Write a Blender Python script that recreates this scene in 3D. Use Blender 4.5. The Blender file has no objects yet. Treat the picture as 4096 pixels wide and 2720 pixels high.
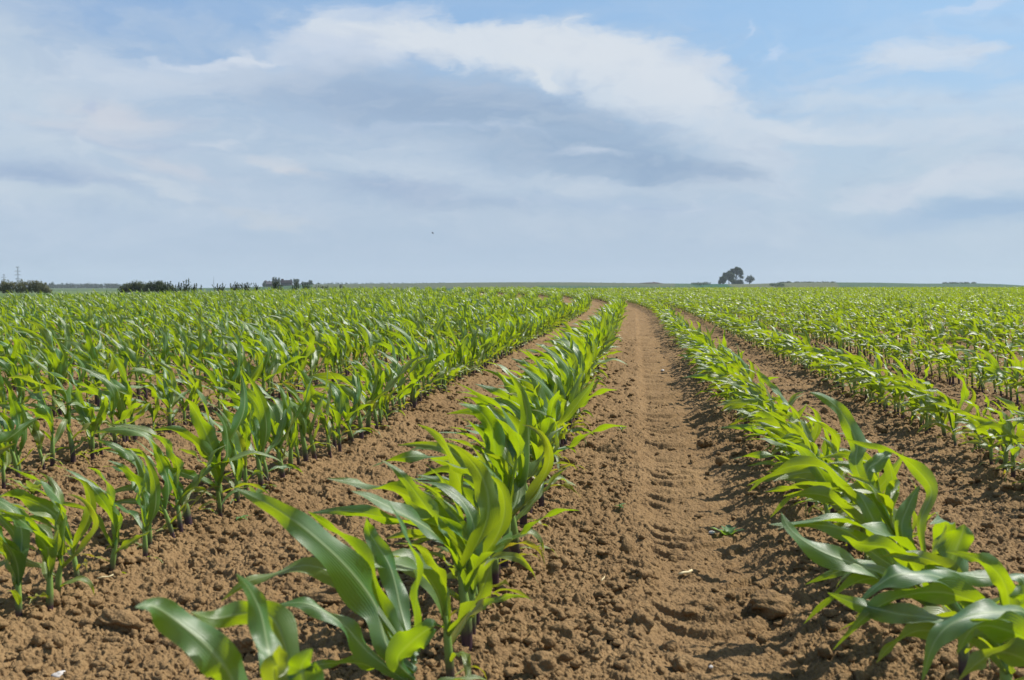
import bpy, bmesh, math, random
import numpy as np
from mathutils import Vector, Matrix

R = math.radians
rng = np.random.default_rng(11)
random.seed(5)
scene = bpy.context.scene
COL = scene.collection

# ------------------------------------------------------------------ camera numbers
CAM_H = 0.58
FPX = 4164.0                      # focal length in photograph pixels (4096 wide)
PITCH = math.atan(218.0 / FPX)    # eye level lies above the picture's centre
CP, SP = math.cos(PITCH), math.sin(PITCH)


def bearing(x):
    """horizontal bearing (radians, right positive) of a column of the photograph near eye level"""
    return math.atan((x - 2048.0) / FPX)


def at(x, y, dist):
    """point at horizontal forward distance dist seen at photograph pixel x, y"""
    X, Y = x - 2048.0, 1360.0 - y
    d = Vector((X, FPX * CP + Y * SP, -FPX * SP + Y * CP))
    d *= dist / d.y
    return Vector((d.x, d.y, d.z + CAM_H))


def lin(r, g, b):
    f = lambda c: (c / 255 / 12.92) if c <= 10 else ((c / 255 + 0.055) / 1.055) ** 2.4
    return (f(r), f(g), f(b))


def sstep(a, b, x):
    t = np.clip((x - a) / (b - a), 0, 1)
    return t * t * (3 - 2 * t)


# ------------------------------------------------------------------ object helpers
def tag(o, label=None, cat=None, group=None, kind=None):
    if label: o['label'] = label
    if cat: o['category'] = cat
    if group: o['group'] = group
    if kind: o['kind'] = kind
    return o


def empty(name, loc, label, cat, group=None):
    o = bpy.data.objects.new(name, None)
    o.empty_display_size = 0.1
    COL.objects.link(o)
    o.location = loc
    return tag(o, label, cat, group)


def link_mesh(name, me, parent=None):
    o = bpy.data.objects.new(name, me)
    COL.objects.link(o)
    if parent is not None:
        o.parent = parent
    return o


def np_mesh(name, verts, faces, mats, uv=None, tint=None, matidx=None, smooth=True, col=None):
    """verts (N,3); faces (M,4) or (M,3)"""
    verts = np.ascontiguousarray(verts, dtype=np.float32)
    faces = np.ascontiguousarray(faces, dtype=np.int32)
    k = faces.shape[1]
    me = bpy.data.meshes.new(name)
    me.vertices.add(len(verts))
    me.vertices.foreach_set('co', verts.ravel())
    me.loops.add(faces.size)
    me.loops.foreach_set('vertex_index', faces.ravel())
    me.polygons.add(len(faces))
    me.polygons.foreach_set('loop_start', np.arange(0, faces.size, k, dtype=np.int32))
    if matidx is not None:
        me.polygons.foreach_set('material_index', np.ascontiguousarray(matidx, dtype=np.int32))
    me.polygons.foreach_set('use_smooth', np.full(len(faces), bool(smooth)))
    if uv is not None:
        l = me.uv_layers.new(name='UVMap')
        l.data.foreach_set('uv', np.ascontiguousarray(uv, dtype=np.float32)[faces.ravel()].ravel())
    if tint is not None:
        a = me.attributes.new('tint', 'FLOAT', 'POINT')
        a.data.foreach_set('value', np.ascontiguousarray(tint, dtype=np.float32))
    if col is not None:
        a = me.attributes.new('cropcolour', 'FLOAT_COLOR', 'POINT')
        c4 = np.ones((len(verts), 4), dtype=np.float32); c4[:, :3] = col
        a.data.foreach_set('color', c4.ravel())
    for m in (mats if isinstance(mats, (list, tuple)) else [mats]):
        me.materials.append(m)
    me.update(calc_edges=True)
    me.validate()
    return me


class MB:
    """collects simple pieces into one mesh"""
    def __init__(self): self.v, self.f = [], []

    def add(self, v, f):
        n = len(self.v)
        self.v += [tuple(p) for p in v]
        self.f += [tuple(i + n for i in q) for q in f]

    def box(self, c, s, rz=0.0):
        cx, cy, cz = c; sx, sy, sz = s[0] / 2, s[1] / 2, s[2] / 2
        ca, sa = math.cos(rz), math.sin(rz)
        v = []
        for dz in (-sz, sz):
            for dx, dy in ((-sx, -sy), (sx, -sy), (sx, sy), (-sx, sy)):
                v.append((cx + dx * ca - dy * sa, cy + dx * sa + dy * ca, cz + dz))
        self.add(v, [(0, 3, 2, 1), (4, 5, 6, 7), (0, 1, 5, 4), (1, 2, 6, 5), (2, 3, 7, 6), (3, 0, 4, 7)])

    def tube(self, pts, rad, n=6):
        pts = [Vector(p) for p in pts]
        if not hasattr(rad, '__len__'): rad = [rad] * len(pts)
        v, f = [], []
        for i, p in enumerate(pts):
            d = (pts[min(i + 1, len(pts) - 1)] - pts[max(i - 1, 0)]).normalized()
            a = d.cross(Vector((0.31, 0.95, 0.05)) if abs(d.y) < 0.9 else Vector((1, 0, 0))).normalized()
            b = d.cross(a)
            for k in range(n):
                t = 2 * math.pi * k / n
                v.append(p + (a * math.cos(t) + b * math.sin(t)) * rad[i])
        for i in range(len(pts) - 1):
            for k in range(n):
                f.append((i * n + k, i * n + (k + 1) % n, (i + 1) * n + (k + 1) % n, (i + 1) * n + k))
        f.append(tuple(range(n - 1, -1, -1)))
        f.append(tuple(range((len(pts) - 1) * n, len(pts) * n)))
        self.add(v, f)

    def build(self, name, mat, parent=None, smooth=False):
        me = bpy.data.meshes.new(name)
        me.from_pydata(self.v, [], self.f)
        me.materials.append(mat)
        if smooth:
            me.polygons.foreach_set('use_smooth', [True] * len(me.polygons))
        me.update()
        return link_mesh(name, me, parent)


# ------------------------------------------------------------------ materials
class NT:
    def __init__(self, tree):
        self.t = tree; self.n = tree.nodes; self.l = tree.links

    def new(self, typ, **kw):
        o = self.n.new(typ)
        for k, v in kw.items():
            if k.startswith('i_'):
                o.inputs[k[2:].replace('_', ' ')].default_value = v
            else:
                setattr(o, k, v)
        return o

    def link(self, a, b): self.l.new(a, b)

    def _set(self, sock, v):
        if hasattr(v, 'is_linked'): self.l.new(v, sock)
        else: sock.default_value = v

    def math(self, op, a, b=0.0, c=None, clamp=False):
        m = self.n.new('ShaderNodeMath'); m.operation = op; m.use_clamp = clamp
        self._set(m.inputs[0], a); self._set(m.inputs[1], b)
        if c is not None: self._set(m.inputs[2], c)
        return m.outputs[0]

    def mix(self, fac, a, b, blend='MIX'):
        m = self.n.new('ShaderNodeMix'); m.data_type = 'RGBA'; m.blend_type = blend
        m.clamp_factor = True
        self._set(m.inputs[0], fac)
        for s, v in ((m.inputs[6], a), (m.inputs[7], b)):
            if hasattr(v, 'is_linked'): self.l.new(v, s)
            else: s.default_value = (*v[:3], 1)
        return m.outputs[2]

    def rng(self, v, a, b, c=0.0, d=1.0, interp='LINEAR'):
        m = self.n.new('ShaderNodeMapRange'); m.interpolation_type = interp
        self._set(m.inputs[0], v)
        for i, q in enumerate((a, b, c, d)): m.inputs[1 + i].default_value = q
        return m.outputs[0]

    def noise(self, vec, scale, detail=4, rough=0.55, dim='3D', dist=0.0):
        m = self.n.new('ShaderNodeTexNoise'); m.noise_dimensions = dim
        if vec is not None: self.l.new(vec, m.inputs['Vector'])
        m.inputs['Scale'].default_value = scale; m.inputs['Detail'].default_value = detail
        m.inputs['Roughness'].default_value = rough; m.inputs['Distortion'].default_value = dist
        return m


def new_mat(name):
    m = bpy.data.materials.new(name); m.use_nodes = True
    t = NT(m.node_tree)
    b = m.node_tree.nodes['Principled BSDF']
    out = m.node_tree.nodes['Material Output']
    return m, t, b, out


def simple_mat(name, c, rough=0.8, var=0.25, scale=3.0, spec=0.3):
    m, t, b, out = new_mat(name)
    co = t.new('ShaderNodeTexCoord').outputs['Object']
    n = t.noise(co, scale, 5)
    f = t.rng(n.outputs['Fac'], 0.3, 0.7, 1 - var, 1 + var)
    mx = t.n.new('ShaderNodeVectorMath'); mx.operation = 'SCALE'
    mx.inputs[0].default_value = c
    t.link(f, mx.inputs['Scale'])
    t.link(mx.outputs[0], b.inputs['Base Color'])
    b.inputs['Roughness'].default_value = rough
    b.inputs['Specular IOR Level'].default_value = spec
    return m


def leaf_material(name, green, lime, trans, rough, transfac, yellow=(0.32, 0.26, 0.03), vein=True):
    """blade of a grass-like leaf: uv.x across, uv.y along, attribute tint 0..1 green to yellow"""
    m, t, b, out = new_mat(name)
    uv = t.new('ShaderNodeUVMap').outputs[0]
    sep = t.new('ShaderNodeSeparateXYZ'); t.link(uv, sep.inputs[0])
    u, v = sep.outputs[0], sep.outputs[1]
    tint = t.new('ShaderNodeAttribute', attribute_name='tint').outputs['Fac']
    geo = t.new('ShaderNodeNewGeometry')
    nz = t.noise(geo.outputs['Position'], 14.0, 3)
    nf = t.rng(nz.outputs['Fac'], 0.35, 0.68)
    c1 = t.mix(nf, green, lime)
    tt = t.rng(tint, 0.0, 1.0, 0.0, 1.0)
    c2 = t.mix(tt, c1, yellow)
    # dry tip
    tip = t.math('MULTIPLY', t.rng(v, 0.90, 1.0), t.rng(tint, 0.02, 0.25))
    c3 = t.mix(tip, c2, (0.3, 0.2, 0.05))
    # pale midrib and fine parallel veins
    du = t.math('ABSOLUTE', t.math('SUBTRACT', u, 0.5))
    rib = t.rng(du, 0.018, 0.075, 1.0, 0.0)
    if vein:
        c3 = t.mix(t.math('MULTIPLY', rib, 0.8), c3, (0.26, 0.34, 0.16))
    w = t.math('SINE', t.math('MULTIPLY', u, 95.0))
    if vein:
        sp = t.noise(geo.outputs['Position'], 90.0, 4, 0.7)
        c3 = t.mix(t.rng(sp.outputs['Fac'], 0.62, 0.72, 0, 0.35), c3, (0.17, 0.22, 0.05))
        c3 = t.mix(t.rng(w, -1, 1, 0, 0.16), c3, (0.10, 0.20, 0.07))
    hgt = t.math('ADD', t.math('MULTIPLY', w, 0.35), t.math('MULTIPLY', rib, -1.6))
    bump = t.new('ShaderNodeBump'); bump.inputs['Strength'].default_value = 0.35 if vein else 0.1
    bump.inputs['Distance'].default_value = 0.0012
    t.link(hgt, bump.inputs['Height'])
    t.link(c3, b.inputs['Base Color'])
    b.inputs['Roughness'].default_value = rough
    b.inputs['Specular IOR Level'].default_value = 0.85 if vein else 0.5
    if vein:
        b.inputs['Coat Weight'].default_value = 0.14; b.inputs['Coat Roughness'].default_value = 0.34
    t.link(bump.outputs[0], b.inputs['Normal'])
    tr = t.new('ShaderNodeBsdfTranslucent')
    tc = t.mix(tt, trans, (0.55, 0.42, 0.03))
    tc2 = t.mix(t.math('MULTIPLY', nf, 0.5), tc, (trans[0] * 1.35, trans[1] * 1.1, trans[2]))
    t.link(tc2, tr.inputs['Color'])
    t.link(bump.outputs[0], tr.inputs['Normal'])
    mx = t.new('ShaderNodeMixShader'); mx.inputs[0].default_value = transfac
    t.link(b.outputs[0], mx.inputs[1]); t.link(tr.outputs[0], mx.inputs[2])
    t.link(mx.outputs[0], out.inputs['Surface'])
    return m


M_LEAF = leaf_material('corn_leaf', (0.013, 0.084, 0.024), (0.034, 0.138, 0.022), (0.45, 0.67, 0.004), 0.44, 0.345)
M_WEED = leaf_material('weed_leaf', (0.05, 0.13, 0.04), (0.08, 0.18, 0.05), (0.3, 0.5, 0.05), 0.5, 0.35, vein=False)


def stalk_material():
    m, t, b, out = new_mat('corn_stalk')
    uv = t.new('ShaderNodeUVMap').outputs[0]
    sep = t.new('ShaderNodeSeparateXYZ'); t.link(uv, sep.inputs[0])
    geo = t.new('ShaderNodeNewGeometry')
    nz = t.noise(geo.outputs['Position'], 60.0, 3)
    h = t.math('ADD', sep.outputs[1], t.math('MULTIPLY', t.math('SUBTRACT', nz.outputs['Fac'], 0.5), 0.25))
    f = t.rng(h, 0.26, 0.62, 0, 1, 'SMOOTHSTEP')
    c = t.mix(f, (0.045, 0.022, 0.032), (0.17, 0.27, 0.055))
    t.link(c, b.inputs['Base Color'])
    b.inputs['Roughness'].default_value = 0.45
    b.inputs['Subsurface Weight'].default_value = 0.0
    return m


M_STALK = stalk_material()


def soil_material(name, k=1.0, bump=True):
    m, t, b, out = new_mat(name)
    geo = t.new('ShaderNodeNewGeometry')
    pos = geo.outputs['Position']
    n1 = t.noise(pos, 1.7, 4)
    n2 = t.noise(pos, 22.0, 5, 0.65)
    n3 = t.noise(pos, 120.0, 4, 0.6)
    c = t.mix(t.rng(n1.outputs['Fac'], 0.3, 0.7), (0.198 * k, 0.125 * k, 0.057 * k), (0.270 * k, 0.177 * k, 0.085 * k))
    c = t.mix(t.rng(n2.outputs['Fac'], 0.35, 0.75), t.mix(0.5, c, (0.128 * k, 0.077 * k, 0.037 * k)), c)
    c = t.mix(t.rng(n3.outputs['Fac'], 0.55, 0.8, 0, 0.45), c, (0.38 * k, 0.258 * k, 0.124 * k))
    # scattered pale grains
    vo = t.new('ShaderNodeTexVoronoi'); vo.inputs['Scale'].default_value = 38.0
    t.link(pos, vo.inputs['Vector'])
    grain = t.math('MULTIPLY', t.rng(vo.outputs['Distance'], 0.06, 0.13, 1, 0),
                   t.rng(n2.outputs['Fac'], 0.6, 0.68))
    c = t.mix(t.math('MULTIPLY', grain, 0.6), c, (0.40, 0.30, 0.2))
    t.link(c, b.inputs['Base Color'])
    b.inputs['Roughness'].default_value = 0.95
    b.inputs['Specular IOR Level'].default_value = 0.12
    if bump:
        v2 = t.new('ShaderNodeTexVoronoi'); v2.inputs['Scale'].default_value = 170.0
        wq = t.n.new('ShaderNodeVectorMath'); wq.operation = 'MULTIPLY_ADD'
        t.link(n3.outputs['Color'], wq.inputs[0]); wq.inputs[1].default_value = (.008, .008, .008); t.link(pos, wq.inputs[2])
        t.link(wq.outputs[0], v2.inputs['Vector'])
        hh = t.math('ADD', t.math('MULTIPLY', n3.outputs['Fac'], 0.7), t.math('MULTIPLY', v2.outputs['Distance'], -0.45))
        bp = t.new('ShaderNodeBump'); bp.inputs['Strength'].default_value = 0.9
        bp.inputs['Distance'].default_value = 0.006
        t.link(hh, bp.inputs['Height']); t.link(bp.outputs[0], b.inputs['Normal'])
    return m


M_SOIL = soil_material('tilled_soil')
M_CLOD = soil_material('soil_clod', 1.0)

# ------------------------------------------------------------------ terrain shape
ROW0 = [-1.08, -0.27, 0.48, 1.15]
ROWS = [(-1.08 - 0.75 * k, -(k + 2)) for k in range(75, 0, -1)]
ROWS += [(-1.04, -2), (-0.27, -1), (0.48, 1), (1.15, 2)]
ROWS += [(1.15 + 0.75 * k, k + 2) for k in range(1, 100)]


def row_x(off, d):
    d = np.asarray(d, dtype=float)
    return off + 0.118 * d - 0.0029 * np.clip(d - 19, 0, None) ** 2


_ex = [bearing(x) for x in (0, 700, 1400, 2048, 2400, 3000, 4096)]
_er = [28, 37, 50, 63, 71, 92, 118]


def edge_r(a): return np.interp(a, _ex, _er)


_cx = [-4000, 700, 900, 1050, 1150, 1260, 1400, 1900, 2050, 2300, 2500, 2700, 2870, 3000, 3100, 3170, 3300, 3500, 3690, 3900, 4000, 4096, 9000]
_cy = [1152, 1152, 1151, 1147, 1142, 1137, 1136, 1130, 1129, 1129, 1132, 1134, 1136, 1136, 1133, 1130, 1130, 1131, 1135, 1134, 1137, 1142, 1146]


def crest_y(a): return np.interp(2048 + FPX * np.tan(np.clip(a, -1.2, 1.2)), _cx, _cy)
def crest_r(a): return 1500 - 550 * sstep(bearing(620), bearing(1050), a)
def low_y(a): return 1166 + 36 * sstep(bearing(650), bearing(1700), a)


FAR_R = 2500.0


def ground_z(x, y):
    x = np.asarray(x, float); y = np.asarray(y, float)
    r = np.hypot(x, y); a = np.arctan2(x, y)
    re = edge_r(a)
    amp = 0.06 + 0.105 * sstep(R(-22), R(-6), a)
    rise = amp * sstep(0.33, 0.97, r / re)
    znear = rise
    re_rise = amp
    z300 = CAM_H - 300 * (low_y(a) - 1142) / FPX
    t = np.clip((r - re) / (300 - re), 0, 1)
    zmid = re_rise + (z300 - re_rise) * t
    rc = crest_r(a)
    t2 = np.clip((r - 300) / (rc - 300), 0, 1)
    yy = low_y(a) + (crest_y(a) - low_y(a)) * (1 - (1 - t2) ** 1.25)
    zfar = CAM_H - r * (yy - 1142) / FPX
    zb = zfar - np.clip(r - rc, 0, None) * 0.012
    z = np.where(r < re, znear, np.where(r < 300, zmid, zb))
    return z


# cellular clods
def hash2(ix, iy, s):
    h = (ix.astype(np.int64) * 374761393 + iy.astype(np.int64) * 668265263 + s * 974634777) & 0xFFFFFFFF
    h = ((h ^ (h >> 13)) * 1274126177) & 0xFFFFFFFF
    h = h ^ (h >> 16)
    return (h & 0xFFFF) / 65535.0


def clods(x, y, cell, seed, p=1.0):
    """rounded lumps scattered one per cell, 0..1"""
    gx, gy = x / cell, y / cell
    ix, iy = np.floor(gx), np.floor(gy)
    best = np.zeros_like(x)
    for dx in (-1, 0, 1):
        for dy in (-1, 0, 1):
            cx, cy = ix + dx, iy + dy
            a = hash2(cx, cy, seed); b = hash2(cx, cy, seed + 1); c = hash2(cx, cy, seed + 2)
            e = hash2(cx, cy, seed + 3)
            rad = 0.25 + 0.65 * c ** 2
            px = gx - (cx + a); py = gy - (cy + b)
            th = e * 6.28
            qx = px * np.cos(th) + py * np.sin(th); qy = (-px * np.sin(th) + py * np.cos(th)) * (0.75 + 0.6 * e)
            d2 = (qx * qx + qy * qy) / (rad * rad)
            h = np.sqrt(np.clip(1 - d2, 0, None)) * rad * (0.55 + 0.8 * b)
            if p < 1: h = np.where(a * 7.13 % 1 < p, h, 0)
            best = np.maximum(best, h)
    return best


def vnoise(x, y, cell, seed):
    gx, gy = x / cell, y / cell
    ix, iy = np.floor(gx), np.floor(gy)
    fx, fy = gx - ix, gy - iy
    fx = fx * fx * (3 - 2 * fx); fy = fy * fy * (3 - 2 * fy)
    h = lambda a, b: hash2(ix + a, iy + b, seed)
    return (h(0, 0) * (1 - fx) + h(1, 0) * fx) * (1 - fy) + (h(0, 1) * (1 - fx) + h(1, 1) * fx) * fy


def soil_detail(x, y):
    r = np.hypot(x, y)
    wx = x + 0.024 * (vnoise(x, y, 0.03, 71) - 0.5) + 0.011 * (vnoise(x, y, 0.011, 75) - 0.5)
    wy = y + 0.024 * (vnoise(x, y, 0.03, 73) - 0.5) + 0.011 * (vnoise(x, y, 0.011, 77) - 0.5)
    track_c = row_x(0.105 + 0.055, y)
    s = x - track_c
    # pressed wheel track between the two middle rows
    inside = 1 - sstep(0.085, 0.15, np.abs(s + 0.02 * (vnoise(x, y, 0.2, 5) - 0.5)))
    rough = 1 - 0.62 * inside
    h = 0.055 * (vnoise(x, y, 0.9, 1) - 0.5) * 0.6 + 0.020 * (vnoise(x, y, 0.22, 2) - 0.5)
    big = clods(wx, wy, 0.085, 11, 0.22)
    mid = clods(wx, wy, 0.034, 21, 0.34)
    sm = clods(wx, wy, 0.016, 31)
    fine = clods(wx, wy, 0.0085, 41)
    grit = vnoise(x, y, 0.006, 43) - 0.5 + 0.6 * (vnoise(x, y, 0.0033, 44) - 0.5)
    patch = 0.55 + 0.9 * vnoise(x, y, 0.45, 9)
    h = h + rough * (0.020 * big * patch + 0.0085 * mid * patch + 0.0092 * sm) + (0.35 + 0.65 * rough) * (0.0072 * fine + 0.0055 * grit)
    h = h - 0.022 * inside
    # lug prints: curved bars bowing towards the viewer
    ph = (y - 1.9 * s * s * 3.2 - 0.25 * s) / 0.086
    wob = 0.22 * vnoise(x, y, 0.05, 7) + 0.4 * vnoise(x, y, 0.6, 17)
    bar = np.sin(2 * np.pi * (ph + wob))
    lug = sstep(0.0, 0.45, bar)
    bar2 = np.sin(2 * np.pi * (ph / 3 + 0.3 * wob))
    far = sstep(2.5, 6.0, y)
    h = h + inside * (0.004 + 0.013 * far) * sstep(0.0, 0.5, bar2) * (0.4 + 0.6 * vnoise(x, y, 0.15, 18))
    h = h + inside * 0.0135 * (1 - 0.6 * far) * lug * (0.30 + 0.70 * sstep(0.3, 0.62, vnoise(x, y, 0.17, 8)))
    # soil thrown up a little along the rows
    for off in (-1.04, -0.27, 0.48, 1.15):
        h = h + 0.012 * np.exp(-((x - row_x(off, y)) / 0.09) ** 2)
    fade = 1 - 0.35 * sstep(15, 50, r)
    return h * fade - 0.012


# ---- the ground near the camera: one fan of finely divided soil, coarser with distance
def grid_faces(nr, nc):
    i = np.arange(nr - 1)[:, None] * nc + np.arange(nc - 1)[None, :]
    return np.stack([i, i + 1, i + nc + 1, i + nc], -1).reshape(-1, 4)


def build_ground():
    V, F = [], []
    n0 = 0
    FAN = R(37)
    rs = np.concatenate([np.geomspace(0.75, 1.3, 60)[:-1], np.geomspace(1.3, 5, 860)[:-1], np.geomspace(5, 12, 340)[:-1], np.geomspace(12, 135, 360)])
    aa = np.linspace(-FAN, FAN, 1500)
    RR, AA = np.meshgrid(rs, aa, indexing='ij')
    X, Y = RR * np.sin(AA), RR * np.cos(AA)
    Z = ground_z(X, Y) + soil_detail(X, Y) * (1 - sstep(90, 130, RR))
    V.append(np.stack([X, Y, Z], -1).reshape(-1, 3)); F.append(grid_faces(len(rs), len(aa)) + n0)
    n0 += X.size
    # the rest of the field round the camera, out of the picture
    rs2 = np.geomspace(0.75, 135, 160)
    a2 = np.linspace(FAN, 2 * math.pi - FAN, 260)
    RR, AA = np.meshgrid(rs2, a2, indexing='ij')
    X, Y = RR * np.sin(AA), RR * np.cos(AA)
    aw = np.arctan2(X, Y)
    det = 0.03 * (vnoise(X, Y, 0.15, 3) - 0.5)
    V.append(np.stack([X, Y, ground_z(X, Y) + det], -1).reshape(-1, 3)); F.append(grid_faces(len(rs2), len(a2)) + n0)
    n0 += X.size
    rs3 = np.linspace(0.0, 0.752, 12); a3 = np.linspace(0, 2 * math.pi, 90)
    RR, AA = np.meshgrid(rs3, a3, indexing='ij')
    X, Y = RR * np.sin(AA), RR * np.cos(AA)
    V.append(np.stack([X, Y, 0 * X - 0.008], -1).reshape(-1, 3)); F.append(grid_faces(len(rs3), len(a3)) + n0)
    V = np.concatenate(V); F = np.concatenate(F)[:, ::-1]
    c = V[F].mean(1)
    # past the last plants the tilled soil gives way to grass
    out = np.hypot(c[:, 0], c[:, 1]) > edge_r(np.arctan2(c[:, 0], c[:, 1])) + 1.2
    me = np_mesh('ground', V, F, [M_SOIL, simple_mat('field_grass', (0.075, 0.115, 0.042), 0.95, 0.35, 0.8, 0.1)], matidx=out.astype(int))
    tag(link_mesh('ground', me), kind='structure')


build_ground()

# ---- far land: fields falling into a dip and rising to low hills
def hills_material():
    m, t, b, out = new_mat('far_fields')
    at_ = t.new('ShaderNodeAttribute', attribute_name='cropcolour').outputs['Color']
    geo = t.new('ShaderNodeNewGeometry')
    mp = t.new('ShaderNodeMapping'); mp.inputs['Scale'].default_value = (0.05, 0.05, 0.05)
    t.link(geo.outputs['Position'], mp.inputs['Vector'])
    n = t.noise(mp.outputs[0], 2.0, 8, 0.65)
    f = t.rng(n.outputs['Fac'], 0.3, 0.7, 0.7, 1.3)
    mx = t.n.new('ShaderNodeVectorMath'); mx.operation = 'SCALE'
    t.link(at_, mx.inputs[0]); t.link(f, mx.inputs['Scale'])
    t.link(mx.outputs[0], b.inputs['Base Color'])
    b.inputs['Roughness'].default_value = 0.95
    b.inputs['Specular IOR Level'].default_value = 0.1
    return m


def build_hills():
    aa = np.concatenate([np.linspace(-math.pi, -R(31), 80)[:-1], np.linspace(-R(31), R(31), 900), np.linspace(R(31), math.pi, 80)[1:]])
    rs = np.concatenate([np.geomspace(134.5, 300, 14)[:-1], np.linspace(300, 1000, 110)[:-1], np.linspace(1000, FAR_R, 90)])
    RR, AA = np.meshgrid(rs, aa, indexing='ij')
    X, Y = RR * np.sin(AA), RR * np.cos(AA)
    Z = ground_z(X, Y)
    px = 2048 + FPX * np.tan(np.clip(AA, -1.2, 1.2))
    py = 1142 - (Z - CAM_H) / RR * FPX
    C = np.zeros(X.shape + (3,)); C[:] = (0.075, 0.105, 0.050)

    def paint(mask, c): C[mask] = c
    left = px < 640
    paint(left, (0.11, 0.14, 0.055))
    paint(left & (RR < 520), (0.17, 0.20, 0.085))
    paint((px > 640) & (px < 1260), (0.062, 0.105, 0.045))
    paint((px > 640) & (px < 1050) & (RR < 640), (0.10, 0.125, 0.06))
    paint((px >= 1260) & (px < 2000) & (RR < 760), (0.045, 0.100, 0.040))
    mid = (px >= 1250) & (px < 2720)
    paint(mid & (RR >= 690), (0.125, 0.125, 0.068))
    paint(mid & (RR < 690), (0.034, 0.090, 0.042))
    paint((px >= 2150) & (px < 2800) & (RR < 780), (0.068, 0.112, 0.052))
    e1 = 2760 + (RR - 500) * 0.02
    paint((px >= 2700) & (px < 2780 + (900 - RR) * 0.12), (0.075, 0.115, 0.055))
    lo = 2760 + np.clip(900 - RR, 0, 600) * 0.22
    hi = 2905 + np.clip(900 - RR, 0, 600) * 0.24
    paint((px >= lo) & (px < hi), (0.026, 0.095, 0.044))
    paint((px >= hi) & (px < 3345 + (900 - RR) * 0.08), (0.135, 0.130, 0.062))
    paint(px >= 3345 + (900 - RR) * 0.08, (0.075, 0.115, 0.060))
    paint((px > 3340) & (RR < 640), (0.060, 0.100, 0.055))
    C = C * np.array([0.58, 0.70, 0.70])
    me = np_mesh('hills', np.stack([X, Y, Z], -1).reshape(-1, 3), grid_faces(len(rs), len(aa))[:, ::-1],
                 hills_material(), col=C.reshape(-1, 3))
    tag(link_mesh('hills', me), kind='structure')


build_hills()

# ------------------------------------------------------------------ corn
WIND = np.array([-1.0, -0.22, 0.0]); WIND /= np.linalg.norm(WIND)


def leaf_batch(base, az, el, L, W, wind, grav, twist, ruf, phase, S, Wn):
    """N corn blades at once; returns verts (N,S+1,Wn,3) and uv"""
    N = len(L)
    dirv = np.stack([np.cos(el) * np.sin(az), np.cos(el) * np.cos(az), np.sin(el)], -1)
    side = np.stack([np.cos(az), -np.sin(az), np.zeros(N)], -1)
    p = base.copy()
    us = np.linspace(-1, 1, Wn)
    wv1 = 1.3 * np.sin(phase * 5.7); wv2 = 1.7 * np.cos(phase * 9.1)
    V = np.zeros((N, S + 1, Wn, 3)); UV = np.zeros((N, S + 1, Wn, 2))
    for i in range(S + 1):
        t = i / S
        side = side - dirv * (side * dirv).sum(-1, keepdims=True)
        side /= np.linalg.norm(side, axis=-1, keepdims=True) + 1e-9
        nrm = np.cross(side, dirv)
        w = W * (0.46 + 0.54 * sstep(0.0, 0.38, t)) * (max(0.0, 1 - t ** 2.2)) ** 0.95 + 0.0006
        fold = 0.25 + 0.95 * (1 - float(sstep(0.0, 0.30, t))) + 0.15 * np.sin(phase)
        env = float(sstep(0.1, 0.4, t)) * (1 - float(sstep(0.75, 1.0, t)))
        rl = np.sin(phase + 2 * np.pi * t * 2.6) * env
        rr = np.sin(phase * 1.7 + 1.9 + 2 * np.pi * t * 3.1) * env
        for j, u in enumerate(us):
            au = abs(u)
            rip = (rr if u > 0 else rl) * ruf * au ** 1.7
            off_s = np.sin(np.minimum(au * 1.0, 1.5)) / math.sin(1.0) * np.sign(u) * w / 2 * np.cos(fold * (0.4 + 0.6 * au))
            off_n = au ** 1.25 * w / 2 * np.sin(fold) + rip * w
            V[:, i, j] = p + side * off_s[:, None] + nrm * off_n[:, None]
            UV[:, i, j, 0] = u * 0.5 + 0.5; UV[:, i, j, 1] = t
        dirv = dirv + (side * (wv1 * np.sin(phase * 2.3 + 7.5 * t))[:, None] + nrm * (wv2 * np.sin(phase * 3.1 + 8.5 * t))[:, None]) / S
        bend = t ** 0.8
        dirv = dirv + (WIND[None] * (wind * (0.25 + 1.1 * bend))[:, None] + np.array([0, 0, -1.0])[None] * (grav * (0.15 + 1.1 * bend))[:, None]) / S
        dirv /= np.linalg.norm(dirv, axis=-1, keepdims=True)
        p = p + dirv * (L / S)[:, None]
        a = (twist / S * (0.3 + 1.4 * t))[:, None]
        side = side * np.cos(a) + np.cross(dirv, side) * np.sin(a)
    return V, UV


_LL = np.array([0.080, 0.125, 0.180, 0.235, 0.270, 0.265, 0.200])
_LW = np.array([0.009, 0.015, 0.026, 0.036, 0.042, 0.040, 0.027])
_LZ = np.array([0.024, 0.046, 0.068, 0.086, 0.102, 0.116, 0.126])
_LE = np.radians([28, 40, 52, 61, 68, 75, 84])


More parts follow.
